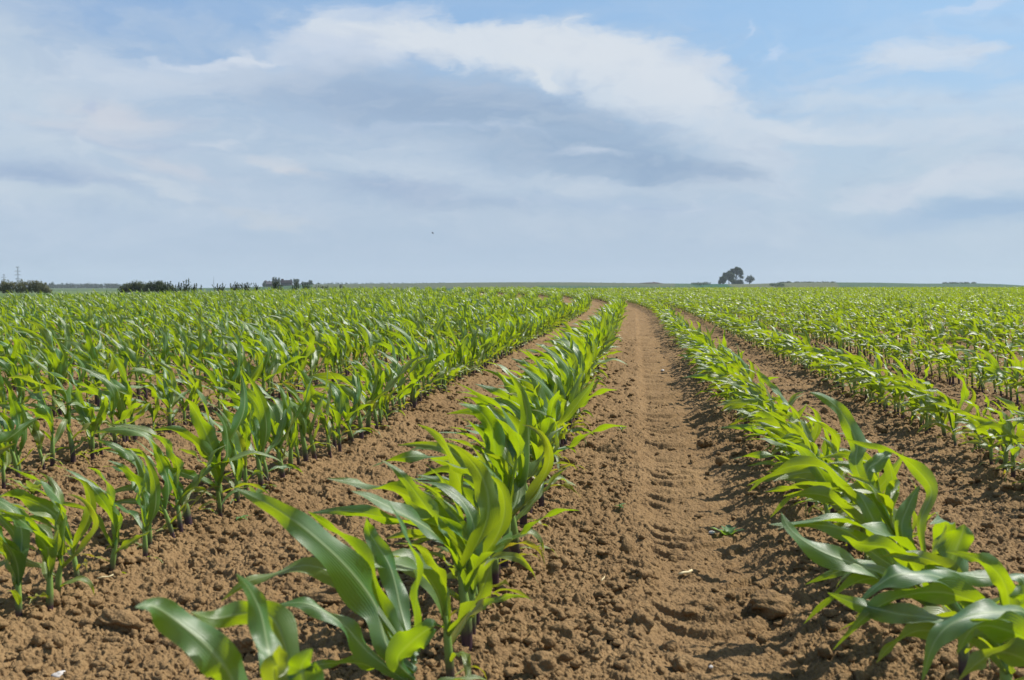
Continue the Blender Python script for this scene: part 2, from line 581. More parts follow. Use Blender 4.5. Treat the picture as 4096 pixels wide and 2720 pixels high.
def leaf_params(n, rg, which, right=0.5):
    """random parameters of blade number which (0 lowest) on n plants; phi = the plant's leaf plane"""
    k = which
    phi = rg['phi'] + math.pi * k + rg['r'].normal(0, 0.35, n)
    r = rg['r']
    L = _LL[k] * r.uniform(0.82, 1.2, n); W = _LW[k] * r.uniform(0.85, 1.2, n)
    el = _LE[k] + r.normal(0, 0.18, n)
    strength = [0.15, 0.35, 0.9, 1.35, 1.6, 1.6, 1.3][k]
    wind = strength * r.uniform(0.25, 1.45, n)
    grav = [2.3, 2.3, 2.0, 1.55, 1.35, 1.1, 0.7][k] * r.uniform(0.55, 1.35, n)
    twist = r.normal(0, 2.1, n)
    ruf = r.uniform(0.12, 0.44, n)
    right = np.asarray(right, float)
    wind = wind * (0.9 + 0.6 * right); grav = grav * (0.85 + 0.45 * right); el = el - 0.10 * right * (k > 1)
    ph = r.uniform(0, 6.28, n)
    tint = np.clip(r.normal([0.55, 0.34, 0.18, 0.08, 0.04, 0.04, 0.08][k], [0.3, 0.22, 0.14, 0.10, 0.08, 0.07, 0.07][k], n) + 0.11 * right, 0, 1)  # extra yellow by right stands in for sun shining through the blades
    return phi, el, L, W, wind, grav, twist, ruf, ph, tint


def stalk_batch(base, H, rad, lean, S, K):
    N = len(H)
    V = np.zeros((N, S + 1, K, 3)); UV = np.zeros((N, S + 1, K, 2))
    th = np.arange(K) * 2 * np.pi / K
    prof = np.interp(np.linspace(0, 1, S + 1), [0, 0.12, 0.45, 0.7, 1.0], [1.0, 0.86, 0.92, 0.8, 0.35])
    for i in range(S + 1):
        t = i / S
        c = base + np.stack([lean[:, 0] * t * t, lean[:, 1] * t * t, H * t - 0.012 * (1 - t)], -1)
        for k in range(K):
            V[:, i, k] = c + np.stack([np.cos(th[k]) * rad, np.sin(th[k]) * rad * 0.8, 0 * rad], -1) * prof[i]
            UV[:, i, k] = (k / K, t)
    return V, UV


def strip_faces(N, A, B, wrap=False):
    nb = B if wrap else B - 1
    i = np.arange(A - 1)[:, None] * B
    j = np.arange(nb)[None, :]
    j2 = (j + 1) % B
    f = np.stack([i + j, i + j2, i + B + j2, i + B + j], -1).reshape(-1, 4)
    return (f[None] + (np.arange(N) * A * B)[:, None, None]).reshape(-1, 4)


# ---- where every plant stands
def plant_sites():
    out = []
    for off, idx in ROWS:
        d = 1.02 + rng.uniform(0, 0.12)
        ys = []
        while d < 122:
            ys.append(d)
            d += max(0.06, rng.normal(0.095, 0.028)) * ((0.68 if abs(idx) == 1 else 0.8) if -6 < idx < 4 and d < 14 else 1) * (1 if rng.random() > 0.04 else 2)
        ys = np.array(ys)
        xs = row_x(off, ys) + rng.normal(0, 0.016, len(ys))
        a = np.arctan2(xs, ys); r = np.hypot(xs, ys)
        keep = (r < edge_r(a) + rng.normal(0, 0.3, len(ys))) & (np.abs(a) < R(35))
        keep &= (r < 40) | (np.abs(a) < R(29))
        if idx == -1: keep &= ys > 1.44
        if idx == 1: keep &= ys > 1.90
        for x, y in zip(xs[keep], ys[keep]):
            out.append((x, y, idx))
    return np.array(out)


SITES = plant_sites()
_x, _y = SITES[:, 0], SITES[:, 1]
_r = np.hypot(_x, _y)
# in the picture: base or leaves inside the frame (a leaf reaches about 0.3 m to the wind side)
_px = 2048 + FPX * _x / _y
_top = 1142 + FPX * (CAM_H - 0.27) / _y
INVIEW = (_px > -60) & (_px < 4096 + 260 * 1.3 / np.maximum(_y, 1.0)) & (_top < 2700)
_order = np.argsort(np.where(INVIEW, _r, 1e9))
IND = _order[:293]
IS_IND = np.zeros(len(SITES), bool); IS_IND[IND] = True
IS_IND &= INVIEW

HGT = np.clip(rng.normal(1.0, 0.13, len(SITES)), 0.5, 1.28)
HGT *= 0.92
HGT[(SITES[:, 2] == -1) & (_y < 2.6)] *= 0.98
HGT[SITES[:, 2] > 0] *= 0.87
HGT[(SITES[:, 2] == -2) & (_y < 2.6)] *= 0.86
HGT *= 0.94 + 0.22 * (vnoise(_x, _y, 1.3, 50) - 0.3)
HGT = np.where(np.abs(SITES[:, 2]) == 1, np.minimum(HGT, np.where(SITES[:, 2] < 0, 1.0, 0.88)), HGT)
HGT = np.where((SITES[:, 2] == -1) & (_y < 9), HGT * 1.10, HGT)

# ---- prototypes: one plant in several natural variants, every blade a mesh of its own
NPROTO = 60        # even: sheltered upright plants, odd: plants bent over by the wind


def make_proto(i):
    r = np.random.default_rng(100 + i)
    rg = {'phi': np.array([r.uniform(0, 6.28)]), 'r': r}
    leaves = []
    lean = r.normal(0, 0.012, (1, 2)) + np.array([[-0.012, 0]])
    Hs = 0.134 * r.uniform(0.9, 1.1)
    for k in range(7):
        if k == 0 and r.random() < 0.35: continue
        phi, el, L, W, wind, grav, tw, ruf, ph, tint = leaf_params(1, rg, k, float(i % 2))
        z = _LZ[k]; t = z / Hs
        base = np.array([[lean[0, 0] * t * t, lean[0, 1] * t * t, z]])
        V, UV = leaf_batch(base, phi, el, L, W, wind, grav, tw, ruf, ph, 18, 7)
        tv = np.full(19 * 7, tint[0])
        tv = np.clip(tv + 0.25 * tint[0] * UV.reshape(-1, 2)[:, 1], 0, 1)
        me = np_mesh('leaf', V.reshape(-1, 3), strip_faces(1, 19, 7), M_LEAF, uv=UV.reshape(-1, 2), tint=tv)
        leaves.append(me)
    V, UV = stalk_batch(np.zeros((1, 3)), np.array([Hs]), np.array([0.0088 * r.uniform(0.85, 1.2)]), lean, 8, 10)
    st = np_mesh('stalk', V.reshape(-1, 3), strip_faces(1, 9, 10, True), M_STALK, uv=UV.reshape(-1, 2))
    return st, leaves


PROTO_MESH = [make_proto(i) for i in range(NPROTO)]
ONES = 'zeroth first second third fourth fifth sixth seventh eighth ninth tenth eleventh twelfth thirteenth fourteenth fifteenth sixteenth seventeenth eighteenth nineteenth'.split()
TENS = {2: ('twentieth', 'twenty'), 3: ('thirtieth', 'thirty'), 4: ('fortieth', 'forty'), 5: ('fiftieth', 'fifty'), 6: ('sixtieth', 'sixty'), 7: ('seventieth', 'seventy'), 8: ('eightieth', 'eighty'), 9: ('ninetieth', 'ninety')}


def ordinal(n):
    if n < 20: return ONES[n]
    t, o = divmod(n, 10)
    return TENS[t][0] if o == 0 else TENS[t][1] + '-' + ONES[o]


def place_plants():
    ids = [int(i) for i in np.where(IS_IND)[0]]
    byrow = {}
    for i in ids: byrow.setdefault(int(SITES[i, 2]), []).append(i)
    first = {}
    for idx, lst in byrow.items():
        lst.sort(key=lambda i: SITES[i, 1])
        side = 'left' if idx < 0 else 'right'
        n = abs(idx)
        rowname = ('row' if n == 1 else ordinal(n) + ' row') + ' ' + side + ' of the tyre track'
        for q, i in enumerate(lst):
            size = 'tall' if HGT[i] > 0.90 else ('small' if HGT[i] < 0.74 else 'green')
            nh = {-1: 2, 1: 5}.get(idx, 0)
            lab = '%s corn plant, %s from the front in the %s' % (size, ordinal(q + 1 + nh), rowname)
            if len(lst) > 1 and q + nh == 0: lab = '%s corn plant, foremost in the %s' % (size, rowname)
            k = int(rng.integers(NPROTO // 2)) * 2 + (1 if rng.random() < (0.92 if idx > 0 else (0.4 if idx == -1 else 0.3)) else 0)
            loc = (SITES[i, 0], SITES[i, 1], float(ground_z(SITES[i, 0], SITES[i, 1])))
            s = float(HGT[i])
            if k not in first:
                o = empty('corn_plant', loc, lab, 'corn plant', 'young corn plants standing in rows')
                st, lv = PROTO_MESH[k]
                link_mesh('stalk', st, o)
                for me in lv: link_mesh('leaf', me, o)
                first[k] = o
            else:
                src = first[k]
                o = src.copy(); COL.objects.link(o)
                o['label'] = lab; o.location = loc
                for ch in src.children:
                    c = ch.copy(); COL.objects.link(c); c.parent = o
            o.rotation_euler = (rng.normal(0, 0.05), rng.normal(0, 0.05), rng.normal(0, 0.28))
            o.scale = (s * rng.uniform(0.94, 1.06), s * rng.uniform(0.94, 1.06), s)


place_plants()


# ---- the foremost plants, shaped blade by blade
def catmull(P, n):
    P = [P[0] * 2 - P[1]] + list(P) + [P[-1] * 2 - P[-2]]
    out = []
    m = len(P) - 3
    for i in range(n + 1):
        t = i / n * m; k = min(int(t), m - 1); u = t - k
        a, b, c, d = P[k:k + 4]
        out.append(0.5 * ((2 * b) + (c - a) * u + (2 * a - 5 * b + 4 * c - d) * u * u + (3 * b - a - 3 * c + d) * u ** 3))
    return out


def shaped_leaf(parent, root, pts, width, rolls, seed, tint=0.03, wide0=0.4):
    """blade through control points; rolls turn its face away from the open strip"""
    r = np.random.default_rng(seed)
    n, Wn = 30, 9
    c = catmull([Vector(root)] + [Vector(p) for p in pts], n)
    width *= 0.88
    V, UV = [], []
    ph1, ph2 = r.uniform(0, 6.28, 2)
    for i in range(n + 1):
        t = i / n
        d = (c[min(i + 1, n)] - c[max(i - 1, 0)]).normalized()
        view = (c[i] - Vector((0, 0, CAM_H))).normalized()
        s0 = d.cross(view)
        s0 = s0.normalized() if s0.length > 1e-3 else Vector((1, 0, 0))
        n0 = s0.cross(d).normalized()
        a = float(np.interp(t, np.linspace(0, 1, len(rolls)), rolls))
        s = s0 * math.cos(a) + n0 * math.sin(a); nn = s.cross(d)
        w = width * (wide0 + (1 - wide0) * float(sstep(0, 0.42, t))) * max(0, 1 - t ** 2.4) ** 0.9 + 0.0006
        fold = 0.22 + 0.9 * (1 - float(sstep(0, 0.3, t)))
        env = float(sstep(0.1, 0.35, t)) * (1 - float(sstep(0.75, 1, t)))
        for j in range(Wn):
            u = j / (Wn - 1) * 2 - 1; au = abs(u)
            rip = (math.sin(ph1 + t * 14) if u > 0 else math.sin(ph2 + t * 17)) * 0.30 * au ** 1.7 * env
            q = c[i] + s * (u * w / 2 * math.cos(fold * (0.4 + 0.6 * au))) + nn * (au ** 1.25 * w / 2 * math.sin(fold) + rip * w)
            V.append(q - parent.location); UV.append((u * .5 + .5, t))
    V = np.array([v[:] for v in V]); UV = np.array(UV)
    me = np_mesh('leaf', V, strip_faces(1, n + 1, Wn), M_LEAF, uv=UV, tint=np.clip(tint + 0.1 * UV[:, 1] * (tint > .1), 0, 1))
    link_mesh('leaf', me, parent)


CK = 2048 / 2361


def foremost_plant(idx, d, label, spec, seed, filler=(1, 2, 3, 6), ox=0.0):
    off = dict((b, a) for a, b in ROWS)[idx]
    x = float(row_x(off, d)) + ox
    o = empty('corn_plant', (x, d, 0.0), label, 'corn plant', 'young corn plants standing in rows')
    link_mesh('stalk', PROTO_MESH[seed % NPROTO][0], o)
    r = np.random.default_rng(900 + seed)
    for k in filler:
        phi, el, L, W, wind, grav, tw, ruf, ph, tint = leaf_params(1, {'phi': np.array([r.uniform(0, 6.28)]), 'r': r}, k, float(idx > 0))
        V, UV = leaf_batch(np.array([[0, 0, _LZ[k]]]), phi, el, L, W, wind, grav, tw, ruf, ph, 18, 7)
        me = np_mesh('leaf', V.reshape(-1, 3), strip_faces(1, 19, 7), M_LEAF, uv=UV.reshape(-1, 2), tint=np.full(133, tint[0]))
        link_mesh('leaf', me, o)
    x0 = 0 if idx < 0 else 2048
    for q, (z0, width, rolls, pts, tint) in enumerate(spec):
        P = [at(x0 + px * CK, 1360 + py * CK, d + dd) for px, py, dd in pts]
        shaped_leaf(o, (x, d, z0), P, width, rolls, seed * 20 + q, tint)
    return o


foremost_plant(-1, 1.27, 'large corn plant with one long broad blade streaming over bare soil, left of the track', [
    (0.10, 0.060, (0.2, -0.45, -0.8, -0.3, 0.3, -0.5), [(1790, 1420, 0), (1735, 1230, .02), (1610, 1060, .0), (1440, 900, -.02), (1260, 770, -.03), (1082, 682, -.03)], 0.04),
    (0.12, 0.040, (0.3, 0.9, 1.1, 0.6), [(1775, 1280, .03), (1700, 1050, .05), (1560, 890, .05), (1420, 790, .03)], 0.05),
    (0.09, 0.044, (-0.1, -0.3, -0.3, -0.8), [(1835, 1480, -.03), (1900, 1390, -.05), (1985, 1325, -.06), (2005, 1318, -.055)], 0.0),
    (0.08, 0.034, (-0.4, -0.8, -0.7), [(1700, 1440, -.02), (1570, 1300, -.04), (1410, 1215, -.05), (1258, 1225, -.05)], 0.0),
    (0.11, 0.030, (0.3, -0.5, -0.9, 0.6), [(1720, 1230, .02), (1590, 1110, .03), (1430, 1040, .03), (1270, 1075, .02), (1130, 1120, .0), (1020, 1205, -.01)], 0.16),
    (0.115, 0.036, (-0.2, -0.5, 0.9), [(1850, 1250, .05), (1800, 1050, .07), (1710, 900, .08), (1690, 820, .07)], 0.0),
], 1, (1, 2, 6))
foremost_plant(-1, 0.86, 'foremost corn plant showing only broad twisted blades at the bottom edge, left of the track', [
    (0.12, 0.044, (0.1, 0.1, -0.3, -0.8), [(1100, 1620, .02), (1030, 1500, .02), (930, 1390, .02), (800, 1285, .02), (700, 1225, .01), (622, 1232, 0)], 0.03),
    (0.12, 0.030, (-0.5, -0.5, -0.3), [(1275, 1600, .0), (1235, 1420, .02), (1205, 1270, .03), (1155, 1160, .03), (1090, 1078, .02)], 0.02),
    (0.13, 0.036, (0.6, 0.5, -0.6), [(1330, 1480, .06), (1240, 1270, .08), (1110, 1265, .08), (985, 1285, .07), (880, 1255, .05)], 0.10),
    (0.12, 0.026, (0.2, 0.3), [(1270, 1600, -.03), (1285, 1490, -.04), (1290, 1408, -.05)], 0.25),
    (0.12, 0.040, (0.2, 0.2, 0.7), [(1400, 1620, -.02), (1390, 1510, -.02), (1440, 1425, -.03)], 0.0),
], 2, (), 0.0)
foremost_plant(1, 1.84, 'corn plant with a tall leaning blade, fifth in the row right of the track', [
    (0.11, 0.040, (0.3, 0.4, -0.5, -0.4), [(1600, 620, .0), (1590, 480, .02), (1530, 350, .03), (1450, 270, .02), (1372, 240, .0)], 0.03),
    (0.10, 0.034, (0.9, 0.8, 0.9), [(1560, 720, -.02), (1440, 590, -.05), (1290, 580, -.06), (1170, 640, -.06), (1090, 700, -.06)], 0.12),
    (0.09, 0.036, (0.5, 0.7, 0.9), [(1560, 800, -.04), (1450, 720, -.06), (1300, 720, -.07), (1190, 820, -.07)], 0.12),
    (0.12, 0.034, (0.1, 0.3, 0.3), [(1640, 640, .03), (1690, 560, .04), (1730, 520, .05), (1740, 500, .05)], 0.0),
], 3)
foremost_plant(1, 1.66, 'corn plant with one long arching yellowish blade, fourth in the row right of the track', [
    (0.10, 0.030, (0.2, 0.5, 1.0, 0.7), [(1880, 860, .0), (1935, 700, .02), (1860, 590, .03), (1760, 520, .03), (1640, 490, .02), (1525, 452, .0)], 0.10),
    (0.11, 0.036, (0.4, 0.3, 0.2), [(1800, 900, .0), (1830, 760, .02), (1880, 670, .03)], 0.0),
    (0.09, 0.040, (-0.5, -0.8, -0.6), [(1690, 1000, -.03), (1540, 880, -.05), (1380, 850, -.06), (1185, 850, -.06)], 0.02),
    (0.10, 0.044, (-0.4, -0.3, -0.4), [(1760, 1020, .0), (1680, 860, .0), (1620, 740, .0), (1590, 700, .0)], 0.02),
], 4, (1, 2, 3, 4, 5))
foremost_plant(1, 1.48, 'corn plant with one very broad upright blade, third in the row right of the track', [
    (0.10, 0.070, (-0.2, -0.3, -0.4), [(1975, 1120, .0), (2030, 1010, .0), (2075, 900, .0), (2085, 850, .0)], 0.0),
    (0.09, 0.044, (-0.5, -0.8, -0.4), [(1760, 1100, -.04), (1600, 1040, -.06), (1420, 970, -.07), (1290, 880, -.07), (1240, 795, -.06)], 0.03),
    (0.09, 0.038, (0.9, 0.8, 0.9), [(1850, 1040, -.02), (1740, 960, -.04), (1600, 940, -.05), (1520, 900, -.05)], 0.10),
    (0.11, 0.026, (0.8, 0.9), [(1945, 1020, .0), (1970, 930, .0), (2005, 850, .0)], 0.18),
    (0.08, 0.032, (1.0, 0.9, 0.9), [(1800, 1150, -.03), (1650, 1100, -.05), (1480, 1180, -.06), (1345, 1310, -.06)], 0.10),
], 5)
foremost_plant(1, 1.30, 'corn plant with many arching blades, second in the row right of the track', [
    (0.10, 0.042, (-0.5, -0.9, -0.5), [(2130, 1200, .0), (1960, 1090, -.03), (1790, 1080, -.05), (1690, 1130, -.05), (1600, 1210, -.05)], 0.0),
    (0.10, 0.042, (-0.3, -0.9, 0.5), [(2180, 1330, -.02), (1990, 1290, -.04), (1780, 1260, -.06), (1600, 1220, -.06), (1455, 1165, -.06)], 0.03),
    (0.11, 0.042, (1.0, 0.8, 0.9), [(2200, 1250, .0), (2020, 1170, -.03), (1830, 1175, -.05), (1660, 1250, -.06), (1480, 1430, -.06)], 0.08),
    (0.12, 0.034, (-0.7, -0.9), [(2361, 1115, .02), (2150, 1095, .02), (1950, 1045, .0)], 0.0),
    (0.08, 0.034, (1.0, 0.8), [(2120, 1400, -.02), (1900, 1340, -.05), (1760, 1400, -.06), (1680, 1490, -.06)], 0.12),
], 6)
foremost_plant(1, 1.12, 'foremost corn plant at the bottom corner, bending blades partly cut off, right of the track', [
    (0.12, 0.040, (-0.6, -0.9, -0.5, -0.3), [(2400, 1290, .0), (2240, 1255, -.02), (2060, 1290, -.04), (1950, 1390, -.05), (1890, 1575, -.05)], 0.0),
    (0.12, 0.044, (1.0, 0.8, 0.8), [(2420, 1420, -.02), (2250, 1330, -.03), (2130, 1330, -.04), (2050, 1450, -.04)], 0.10),
    (0.10, 0.040, (1.0, 0.9), [(2420, 1520, -.02), (2260, 1440, -.04), (2160, 1480, -.05), (2060, 1568, -.05)], 0.12),
    (0.13, 0.040, (0.3, 0.5), [(2440, 1300, .02), (2380, 1180, .03), (2290, 1180, .02)], 0.0),
], 7, (1, 2, 3))


# ---- all the other plants of the field, far too many to count: one object
def far_corn():
    rest = np.where(~IS_IND)[0]
    x, y, r = _x[rest], _y[rest], _r[rest]
    z = ground_z(x, y)
    RIGHT = np.where(SITES[rest, 2] > 0, rng.uniform(0.6, 1.2, len(rest)), rng.uniform(0, 0.6, len(rest)))
    Vs, Fs, UVs, Ts, Ms = [], [], [], [], []
    n0 = 0

    def push(V, UV, T, F, m):
        nonlocal n0
        Vs.append(V.reshape(-1, 3)); UVs.append(UV.reshape(-1, 2)); Ts.append(T); Fs.append(F + n0)
        Ms.append(np.full(len(F), m)); n0 += V.reshape(-1, 3).shape[0]
    bands = [(0, 15, 12, 5, range(7)), (15, 34, 8, 5, range(7)), (34, 64, 6, 3, range(1, 7)), (64, 140, 4, 3, range(2, 7))]
    for r0, r1, S, Wn, ks in bands:
        s = (r >= r0) & (r < r1)
        n = int(s.sum())
        if n == 0: continue
        base = np.stack([x[s], y[s], z[s]], -1); sc = HGT[rest][s]
        rg = {'phi': rng.uniform(0, 6.28, n), 'r': rng}
        lean = rng.normal(0, 0.012, (n, 2)) + np.array([[-0.012, 0]])
        Hs = 0.134 * sc
        for k in ks:
            phi, el, L, W, wind, grav, tw, ruf, ph, tint = leaf_params(n, rg, k, RIGHT[s])
            wide = 1.0 + 0.25 * (r0 >= 64)
            b = base.copy(); b[:, 2] += _LZ[k] * sc
            V, UV = leaf_batch(b, phi, el, L * sc, W * sc * wide, wind, grav, tw, ruf, ph, S, Wn)
            push(V, UV, np.repeat(tint, (S + 1) * Wn), strip_faces(n, S + 1, Wn), 0)
        K = 6 if r0 < 34 else 4
        V, UV = stalk_batch(base, Hs, 0.0088 * sc, lean, 4, K)
        push(V, UV, np.zeros(V.shape[0] * 5 * K), strip_faces(n, 5, K, True), 1)
    me = np_mesh('corn_crop', np.concatenate(Vs), np.concatenate(Fs), [M_LEAF, M_STALK], uv=np.concatenate(UVs),
                 tint=np.concatenate(Ts), matidx=np.concatenate(Ms))
    o = link_mesh('corn_crop', me)
    tag(o, 'mass of young green corn stretching in rows to the crest of the field', 'corn crop', kind='stuff')
    print('corn plants', len(SITES), 'rest', len(rest), 'faces', len(me.polygons))


far_corn()

# ------------------------------------------------------------------ loose soil lumps
def ico(level):
    bm = bmesh.new(); bmesh.ops.create_icosphere(bm, subdivisions=level, radius=1.0)
    v = np.array([p.co[:] for p in bm.verts]); f = np.array([[q.index for q in p.verts] for p in bm.faces])
    bm.free(); return v, f


def lump_shapes(v, n, r, amp=0.30):
    out = np.zeros((n, len(v), 3))
    s = np.ones((n, len(v)))
    for fq, am in ((1.6, amp), (3.1, amp * 0.8), (7.0, amp * 0.55)):
        for _ in range(3):
            k = r.normal(0, fq, (n, 3)); ph = r.uniform(0, 6.28, n)
            s += am / 1.7 * np.sin(np.einsum('vc,nc->nv', v, k) + ph[:, None])
    out = v[None] * s[:, :, None]
    out *= np.stack([r.uniform(0.8, 1.3, n), r.uniform(0.8, 1.2, n), r.uniform(0.6, 0.95, n)], -1)[:, None, :]
    return out


def loose_lumps():
    r = np.random.default_rng(77)
    v, f = ico(2)
    n = 24000
    d = 1.2 * (11 / 1.2) ** r.uniform(0, 1, n) ** 0.8
    a = r.uniform(-R(31), R(31), n)
    x, y = d * np.sin(a), d * np.cos(a)
    s = np.abs(x - row_x(0.160, y))
    keep = (s > 0.17) | (r.random(n) < 0.20)
    keep &= vnoise(x, y, 0.5, 61) * 0.7 + r.random(n) * 0.6 > 0.5
    x, y = x[keep], y[keep]
    near = np.where(_r < 7.5)[0]
    q = np.repeat(near, 14); th = r.uniform(0, 6.28, len(q)); rr = 0.010 + 0.035 * r.random(len(q)) ** 1.5
    x = np.concatenate([x, _x[q] + rr * np.cos(th)]); y = np.concatenate([y, _y[q] + rr * np.sin(th)])
    d = np.hypot(x, y); n = len(x)
    size = 0.0028 + 0.0072 * r.random(n) ** 3.0 + 0.008 * (r.random(n) < 0.012)
    size *= 1 + 0.06 * d
    shp = lump_shapes(v, n, r) * size[:, None, None]
    z = ground_z(x, y) + soil_detail(x, y) + size * 0.25
    V = shp + np.stack([x, y, z], -1)[:, None, :]
    F = (f[None] + (np.arange(n) * len(v))[:, None, None]).reshape(-1, 3)
    me = np_mesh('soil_crumbs', V.reshape(-1, 3), F, M_CLOD)
    tag(link_mesh('soil_crumbs', me), 'loose brown soil crumbs scattered between the corn rows', 'soil crumbs', kind='stuff')


loose_lumps()


def gpoint(px_, py_):
    """ground point seen at a pixel of the photograph"""
    X, Y = px_ - 2048.0, 1360.0 - py_
    d = Vector((X, FPX * CP + Y * SP, -FPX * SP + Y * CP))
    t = CAM_H / -d.z
    return d.x * t, d.y * t


def gz(x, y):
    return float(ground_z(x, y) + soil_detail(np.array([x]), np.array([y]))[0])


def big_clod(px_, py_, size, seed, label):
    r = np.random.default_rng(seed)
    v, f = ico(4)
    x, y = gpoint(px_, py_)
    V = lump_shapes(v, 1, r, 0.26)[0] * size
    rough = np.zeros(len(v))
    for fq in (9, 15, 24):
        for _ in range(4):
            k = r.normal(0, fq, 3); rough += 0.010 * np.sin(v @ k + r.uniform(0, 6.28)) * (12 / fq)
    V *= (1 + rough)[:, None]
    me = np_mesh('soil_clod', V, f, M_CLOD)
    o = link_mesh('soil_clod', me)
    o.location = (x, y, gz(x, y) + size * 0.5)
    tag(o, label, 'soil clod', 'large clods lying on the soil')


for args in [
    (3060, 2395, 0.033, 31, 'large brown soil clod in the shade beside the row right of the tyre track'),
    (2815, 1775, 0.020, 2, 'brown clod at the right edge of the tyre track, halfway up the bare strip'),
    (1330, 2390, 0.030, 3, 'big rounded clod lying behind the foremost leaves left of the track'),
    (1420, 2490, 0.024, 4, 'rounded clod under the foremost leaves, nearest the stalks'),
    (470, 2510, 0.026, 5, 'pale flat clod on open soil near the bottom left of the field'),
    (2090, 2260, 0.016, 6, 'pale clod with a dark hollow, left part of the bare strip'),
    (2160, 2690, 0.022, 7, 'round clod at the bottom edge of the bare strip'),
    (2560, 2490, 0.018, 8, 'angular clod in the middle of the bare strip below the straw'),
    (970, 2580, 0.022, 9, 'flat pale clod in front of the twisting foremost leaf'),
    (1990, 1880, 0.016, 10, 'small brown clod where the bare strip meets the row left of it'),
    (3830, 2010, 0.018, 11, 'brown clod between the two rows right of the tyre track'),
    (2720, 2610, 0.020, 12, 'dark clod at the right side of the bare strip near the bottom edge'),
]:
    big_clod(*args)

# ---- straw, pale stones and seedlings on the bare strip
M_STRAW = simple_mat('straw', (0.62, 0.52, 0.30), 0.6, 0.15, 80)
M_STONE = simple_mat('pale_stone', (0.48, 0.45, 0.42), 0.7, 0.2, 60)


def straw(px_, py_, length, ang, label, rad=0.0028):
    x, y = gpoint(px_, py_)
    b = MB()
    dx, dy = math.cos(ang) * length / 2, math.sin(ang) * length / 2
    b.tube([(-dx, -dy, 0.002), (-dx * 0.3, -dy * 0.3 + 0.001, 0.004), (dx * 0.4, dy * 0.4, 0.003), (dx, dy, 0.006)], [rad, rad * 1.05, rad, rad * 0.9], 8)
    o = b.build('straw', M_STRAW, smooth=True)
    o.location = (x, y, gz(x, y) + rad + 0.004)
    tag(o, label, 'straw')


straw(2742, 2264, 0.036, 0.55, 'short cut yellow straw lying on the tyre track')
straw(422, 2356, 0.030, 0.5, 'thin grey straw on open soil left of the foremost corn', 0.0016)
straw(2412, 2310, 0.020, 1.2, 'tiny pale straw upright on the soil beside the cut straw', 0.0013)


def stone(px_, py_, size, seed, label):
    r = np.random.default_rng(seed)
    v, f = ico(3)
    x, y = gpoint(px_, py_)
    me = np_mesh('pebble', lump_shapes(v, 1, r, 0.15)[0] * size, f, M_STONE)
    o = link_mesh('pebble', me); o.location = (x, y, gz(x, y) + size * 0.4)
    tag(o, label, 'pebble')


stone(2848, 2098, 0.0075, 1, 'pale bluish pebble beside the small green weed')
stone(2843, 2615, 0.003, 2, 'tiny white pebble near the bottom of the bare strip')
stone(240, 2700, 0.008, 3, 'white pebble at the bottom edge of open soil')
stone(2650, 1468, 0.012, 4, 'white pebble far up the tyre track')


def seedling(px_, py_, size, n, seed, label, tint=0.05, el=0.9):
    r = np.random.default_rng(seed)
    x, y = gpoint(px_, py_)
    o = empty('weed', (x, y, gz(x, y) + 0.002), label, 'weed')
    for k in range(n):
        az = np.array([k * 2.4 + r.uniform(-.4, .4)])
        L = np.array([size * r.uniform(0.7, 1.15)])
        V, UV = leaf_batch(np.array([[0, 0, 0.004]]), az, np.array([el * r.uniform(0.6, 1.2)]), L, L * 0.42, np.zeros(1), np.array([1.0]),
                           r.normal(0, 0.3, 1), np.array([0.12]), r.uniform(0, 6, 1), 10, 5)
        me = np_mesh('leaf', V.reshape(-1, 3), strip_faces(1, 11, 5), M_WEED, uv=UV.reshape(-1, 2), tint=np.full(55, tint))
        link_mesh('leaf', me, o)
    b = MB(); b.tube([(0, 0, -0.01), (0, 0, 0.008)], [0.0025, 0.002], 6); b.build('stem', M_WEED_STEM, o, True)


M_WEED_STEM = simple_mat('weed_stem', (0.12, 0.2, 0.06), 0.6)
seedling(2915, 2105, 0.055, 7, 1, 'small broad-leaved weed growing right of the tyre track')
seedling(2480, 2040, 0.020, 4, 2, 'pale grey-green wilted seedling on the bare strip', 0.0, 0.3)
seedling(2488, 1706, 0.030, 4, 3, 'tiny bright green seedling far up the bare strip', 0.1)
seedling(965, 2095, 0.026, 5, 4, 'grey-green flattened seedling on open soil left of the foremost corn', 0.0, 0.3)
seedling(1020, 2010, 0.050, 5, 5, 'thin pale weed beside the second row left of the tyre track', 0.15)
seedling(130, 1990, 0.075, 6, 6, 'pale yellowish weed between corn rows near the edge of the view', 0.3)

# ------------------------------------------------------------------ woody plants
def foliage_material(name, dark, light, trans=0.25):
    m, t, b, out = new_mat(name)
    tint = t.new('ShaderNodeAttribute', attribute_name='tint').outputs['Fac']
    c = t.mix(tint, dark, light)
    t.link(c, b.inputs['Base Color']); b.inputs['Roughness'].default_value = 0.6
    b.inputs['Specular IOR Level'].default_value = 0.3
    tr = t.new('ShaderNodeBsdfTranslucent'); t.link(t.mix(0.5, c, light), tr.inputs['Color'])
    mx = t.new('ShaderNodeMixShader'); mx.inputs[0].default_value = trans
    t.link(b.outputs[0], mx.inputs[1]); t.link(tr.outputs[0], mx.inputs[2]); t.link(mx.outputs[0], out.inputs['Surface'])
    return m


